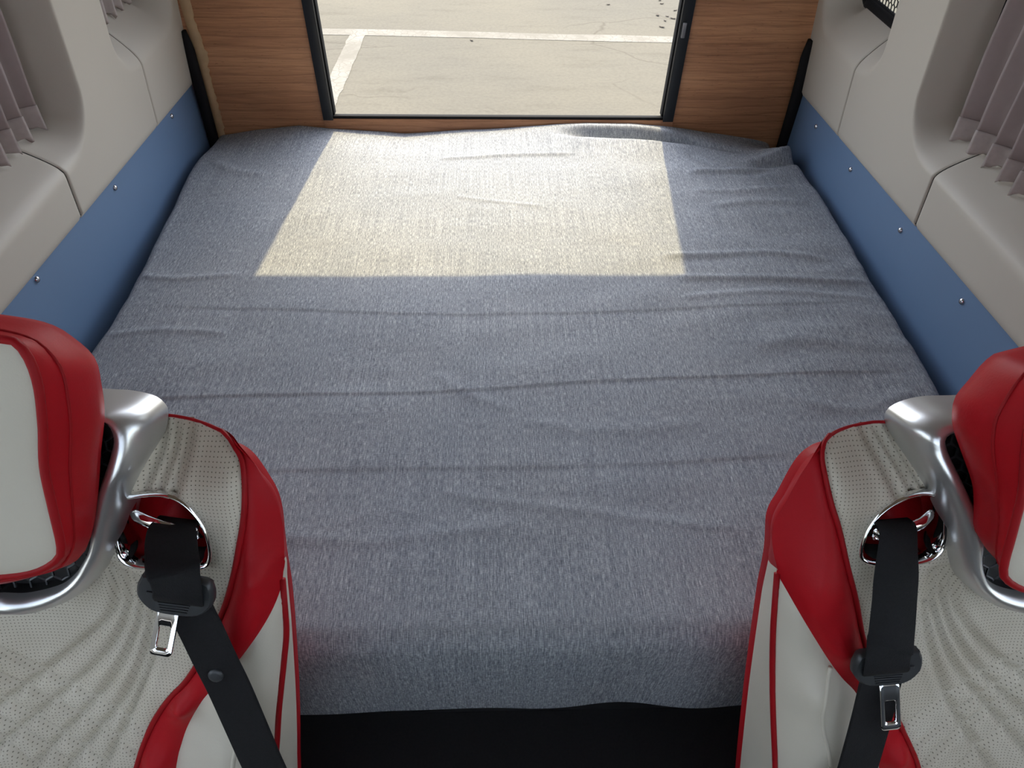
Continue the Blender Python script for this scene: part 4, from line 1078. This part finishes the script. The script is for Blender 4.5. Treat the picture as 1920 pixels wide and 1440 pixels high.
    mesh('grille_backing', V, [(k, (k+1) % nl, nl) for k in range(nl)], M['black'], frame)
    def tst(a, b): return bool(inpoly(np.array([(a, b)]), loop[:, :2])[0])
    hexnet(tst, UC - 0.15, UC + 0.15, -0.08, 0.12, 0.0165, 0.0013, lambda a, b: W([(a, b, 0.013)])[0]).build('hexagon_grille', M['plastic'], frame)
    # --- headrest
    def closed_half(P, vt, vb):
        P = np.vstack([[(UC, vt), (UC + 0.055, vt - 0.001)], P[:, :2][P[:, 0] > UC + 0.08], [(UC + 0.05, vb + 0.0005), (UC, vb)]])
        q = catmull(P, 60); q[:, 0] = np.maximum(q[:, 0], UC)
        return np.vstack([q, mir(q)[::-1][1:-1]])
    hd = closed_half(D['head'], D['head'][0][1] + (0.021 if R_ else 0.008), D['head'][-1][1] - 0.004)
    hf = closed_half(D['hface'], D['hface'][0][1] + 0.006, D['hface'][-1][1] - 0.003)
    cen_h = np.array((UC, 0.105))
    def hring(P, k, w_): return np.c_[cen_h + (P - cen_h) * k, np.full(len(P), w_)]
    mid = lambda t: hd * (1 - t) + hf * t
    side_rows = [hring(hd, 0.80, 0.022), hring(hd, 0.90, 0.026), hring(hd, 0.965, 0.038), hring(hd, 0.995, 0.055), hring(hd, 1.0, 0.070),
                 hring(mid(0.3), 1.006, 0.086), hring(mid(0.6), 1.010, 0.100), hring(mid(0.85), 1.008, 0.111), hring(hf, 1.0, 0.118)]
    hr = empty('headrest', (0, 0, 0)); hr.parent = seat
    V, F = loft([W(q) for q in side_rows], closed_u=True, cap0=True); gus = mesh('gusset', V, F, M['red'], hr)
    face_rows = [hring(hf, k, 0.118 + 0.016 * (1 - k ** 2) ** 0.7) for k in (1.0, 0.97, 0.92, 0.85, 0.75, 0.6, 0.45, 0.3, 0.15, 0.02)]
    V, F = loft([W(q) for q in face_rows], closed_u=True, cap1=True); mesh('face', V, F, M['cream'], hr)
    V, F = tube(W(hring(hf, 1.004, 0.1175)), 0.0036, 8, closed=True, ref=WW); mesh('piping', V, F, M['redpipe'], hr)
    V, F = tube(W(hring(mid(0.45), 1.009, 0.0935)), 0.0015, 6, closed=True, ref=WW); mesh('seam', V, F, M['redpipe'], hr)
    for du in (-0.05, 0.05):
        V, F = tube(W(np.array([(UC + du, 0.03, 0.04), (UC + du, 0.03, -0.05)])), 0.008, 10); mesh('mount_post', V, F, M['black'], hr)
    # --- cushion and pedestal
    Vc, Fc = rounded_slab((-0.27, -0.34, 0.30), (0.27, 0.115, 0.43), 0.045, 0.012); mesh('cushion', np.array(Vc), Fc, M['cream'], seat)
    MB().box((-0.20, -0.26, 0.05), (0.20, 0.08, 0.31)).build('pedestal', M['black'], seat, bevel=0.02)
    for sx_ in (-0.17, 0.17):
        MB().box((sx_ - 0.02, -0.30, 0.0), (sx_ + 0.02, 0.14, 0.05)).build('rail', M['steel'], seat, bevel=0.004)
    return seat, W, S, D, base, UU, org

def ribbon(P, width, thick=0.0016, n=60, ref=(0, 0, 1), twist=None, across=None):
    """flat webbing in (u, v, w): centre line, width across it in the face plane"""
    C_ = catmull(P, n); T = np.gradient(C_, axis=0); T /= np.linalg.norm(T, axis=1)[:, None]
    rows = []
    for i, (p, t) in enumerate(zip(C_, T)):
        b = np.cross(t, np.array(ref, float)) if across is None else np.array(across, float) - t * np.dot(t, across)
        b /= np.linalg.norm(b)
        nrm = np.cross(b, t)
        if twist is not None: 
            a = twist[0] + (twist[1] - twist[0]) * i / (n - 1)
            b, nrm = b * math.cos(a) + nrm * math.sin(a), nrm * math.cos(a) - b * math.sin(a)
        h = width / 2 * (1.0 if across is None else 0.82 + 0.18 * float(smooth01((i / n - 0.30) / 0.25)))
        rows.append([p - b*h - nrm*thick*0.3, p - b*h*0.93 + nrm*thick, p + nrm*thick*1.2, p + b*h*0.93 + nrm*thick, p + b*h - nrm*thick*0.3, p + b*h*0.93 - nrm*thick, p - b*h*0.93 - nrm*thick])
    V, F = loft([np.array(r) for r in rows], closed_u=True, cap0=True, cap1=True)
    return np.array(V), F

def plate(poly, w0, w1, chamfer, ctr, ang):
    """flat plate with bevelled edge from an outline around its own centre"""
    P = np.array(poly, float); ca, sa = math.cos(ang), math.sin(ang)
    def place(Q, w_): 
        return np.c_[ctr[0] + Q[:, 0]*ca - Q[:, 1]*sa, ctr[1] + Q[:, 0]*sa + Q[:, 1]*ca, np.full(len(Q), ctr[2] + w_)]
    m_ = P.mean(0); d = P - m_; k = 1 - chamfer / (np.linalg.norm(d, axis=1)[:, None] + 1e-9)
    rows = [place(m_ + d*k, w0), place(P, w0 + chamfer), place(P, w1 - chamfer), place(m_ + d*k, w1)]
    return loft(rows, closed_u=True, cap0=True, cap1=True)

def seat_belt(side, info):
    seat, W, S, D, base, UU, org = info
    R_ = side == 'right'
    anchor = W(D['buckle'][:1])[0] + base
    b = empty('seat_belt', anchor); bo_ = anchor - base
    WB = lambda p: W(p) - bo_
    mu = 1
    if R_:
        upper = np.array([(0.006, -0.030, -0.030), (0.0080, -0.014, -0.016), (0.0150, 0.003, -0.002), (0.0190, 0.0115, 0.010), (0.0201, 0.0105, 0.025), (0.0201, -0.0198, 0.034), (0.0190, -0.0663, 0.043), (0.0240, -0.0977, 0.057), (0.0282, -0.1086, 0.0645), (0.0285, -0.1221, 0.0665), (0.0265, -0.1333, 0.0650), (0.0225, -0.1436, 0.0585)])
        lower = np.array([(0.0165, -0.138, 0.047), (0.0170, -0.165, 0.048), (0.0180, -0.205, 0.049), (0.0200, -0.245, 0.050), (0.0230, -0.2913, 0.051), (0.0275, -0.350, 0.050), (0.032, -0.43, 0.044)])
        bc, ba, tc_, ta = np.array((0.0200, -0.1380, 0.054)), math.radians(-4), np.array((0.0072, -0.190, 0.056)), math.radians(-6)
    else:
        upper = np.array([(0.006, -0.036, -0.030), (0.0090, -0.020, -0.016), (0.0170, -0.001, -0.002), (0.0212, 0.0055, 0.010), (0.0223, 0.0042, 0.026), (0.0296, -0.0088, 0.048), (0.0372, -0.0165, 0.0640), (0.0394, -0.0279, 0.0685), (0.0386, -0.0426, 0.0675), (0.0365, -0.0500, 0.0650), (0.0343, -0.0562, 0.0600)])
        lower = np.array([(0.0335, -0.050, 0.048), (0.0385, -0.075, 0.049), (0.0446, -0.0958, 0.050), (0.0540, -0.133, 0.051), (0.0637, -0.1712, 0.051), (0.0755, -0.228, 0.051), (0.0865, -0.2835, 0.050), (0.103, -0.36, 0.046), (0.118, -0.43, 0.036)])
        bc, ba, tc_, ta = np.array((0.0315, -0.0490, 0.056)), math.radians(-10), np.array((0.0155, -0.0885, 0.060)), math.radians(-14)
    V, F = ribbon(upper, 0.0475, across=(1.0, -0.07 if R_ else -0.17, 0)); mesh('webbing', WB(V), F, M['webbing'], b, sharp=50)
    V, F = ribbon(lower, 0.0475); mesh('webbing', WB(V), F, M['webbing'], b, sharp=50)
    # tongue: plastic grip with ribs, then the metal blade with its slot
    grip = [(-0.036, 0.006), (-0.033, 0.016), (-0.026, 0.021), (0.026, 0.021), (0.033, 0.016), (0.036, 0.006), (0.034, -0.008), (0.018, -0.021), (-0.018, -0.021), (-0.034, -0.008)]
    grip = catmull(grip, 40, closed=True)
    V, F = plate(grip, -0.007, 0.006, 0.0025, bc, ba); gp = mesh('grip', WB(V), F, M['plastic'], b, sharp=45)
    for k in range(5):
        yk = -0.0035 - 0.0030 * k
        V, F = plate([(-0.016 + 0.0008*k, yk), (0.016 - 0.0008*k, yk), (0.016 - 0.0008*k, yk - 0.0013), (-0.016 + 0.0008*k, yk - 0.0013)], 0.0055, 0.0072, 0.0004, bc, ba); mesh('rib', WB(V), F, M['plastic'], gp, smooth=False)
    V, F = plate([(-0.0255, 0.0045), (0.0255, 0.0045), (0.0255, 0.0015), (-0.0255, 0.0015)], 0.0055, 0.0080, 0.0005, bc, ba); mesh('slot_lip', WB(V), F, M['plastic'], gp, smooth=False)
    # blade with a rectangular slot: outer and inner loops joined
    def rrect(hw, hh, r, n=6, taper=0.0):
        P = []
        for sx_, sy_, a0 in ((1, 1, 0), (-1, 1, 90), (-1, -1, 180), (1, -1, 270)):
            for a in np.linspace(a0, a0 + 90, n): P.append((sx_*(hw - r) + r*math.cos(math.radians(a)), sy_*(hh - r) + r*math.sin(math.radians(a))))
        return np.array(P)
    if R_: OUT = rrect(0.0112, 0.0270, 0.005); INN = rrect(0.0058, 0.0125, 0.0022) + (0, -0.006)
    else: OUT = rrect(0.0108, 0.0265, 0.0045); INN = rrect(0.0056, 0.0120, 0.0022) + (0, -0.007)
    def pl(Q, w_):
        ca, sa = math.cos(ta), math.sin(ta)
        return np.c_[tc_[0] + Q[:, 0]*ca - Q[:, 1]*sa, tc_[1] + Q[:, 0]*sa + Q[:, 1]*ca, tc_[2] + w_ - 0.22 * Q[:, 1]]
    def shr(Q, e): m_ = Q.mean(0); d = Q - m_; return m_ + d * (1 - e / np.linalg.norm(d, axis=1)[:, None])
    rows_ = [pl(INN, -0.0012), pl(shr(INN, 0.0006), 0.0), pl(INN, 0.0012), pl(shr(INN, -0.0016), 0.0024), pl(shr(OUT, 0.0012), 0.0022), pl(OUT, 0.0012), pl(OUT, -0.0004), pl(shr(OUT, 0.0010), -0.0012), pl(INN, -0.0012)]
    V, F = loft(rows_, closed_u=True); mesh('blade', WB(V), F, M['chrome'], b, sharp=50)
    if R_:
        Q0 = shr(OUT, 0.0034)
        V, F = loft([pl(shr(INN, -0.0022), 0.0026), pl(shr(INN, -0.0030), 0.0032), pl(Q0, 0.0031), pl(shr(OUT, 0.0026), 0.0024)], closed_u=True); mesh('blade_cover', WB(V), F, M['plastic'], b, sharp=50)
    if not R_:
        prof = [(0.0078, 0.0), (0.0080, 0.0015), (0.0072, 0.0030), (0.0040, 0.0036), (0.0001, 0.0037)]
        ctr = np.array((0.0540, -0.1515, 0.0525)); V = []; n = 20
        rows_ = [np.array([(ctr[0] + r*math.cos(t), ctr[1] + r*math.sin(t), ctr[2] + h) for t in np.linspace(0, 2*math.pi, n, endpoint=False)]) for r, h in prof]
        V, F = loft(rows_, closed_u=True, cap0=True); mesh('stop_button', WB(V), F, M['plastic'], b)
    return b

info_l = build_seat('left'); info_r = build_seat('right')
tag(info_l[0], 'cream and red leather van seat whose belt has a stop button', 'seat', 'reclined leather van seats')
tag(info_r[0], 'cream and red leather van seat with a dark-covered belt tongue', 'seat', 'reclined leather van seats')
b_l = seat_belt('left', info_l); b_r = seat_belt('right', info_r)
tag(b_l, 'black seat belt with bright chrome tongue and round stop button', 'seat belt', 'seat belts on the leather seats')
tag(b_r, 'black seat belt with dark chrome-edged tongue hanging straight down', 'seat belt', 'seat belts on the leather seats')
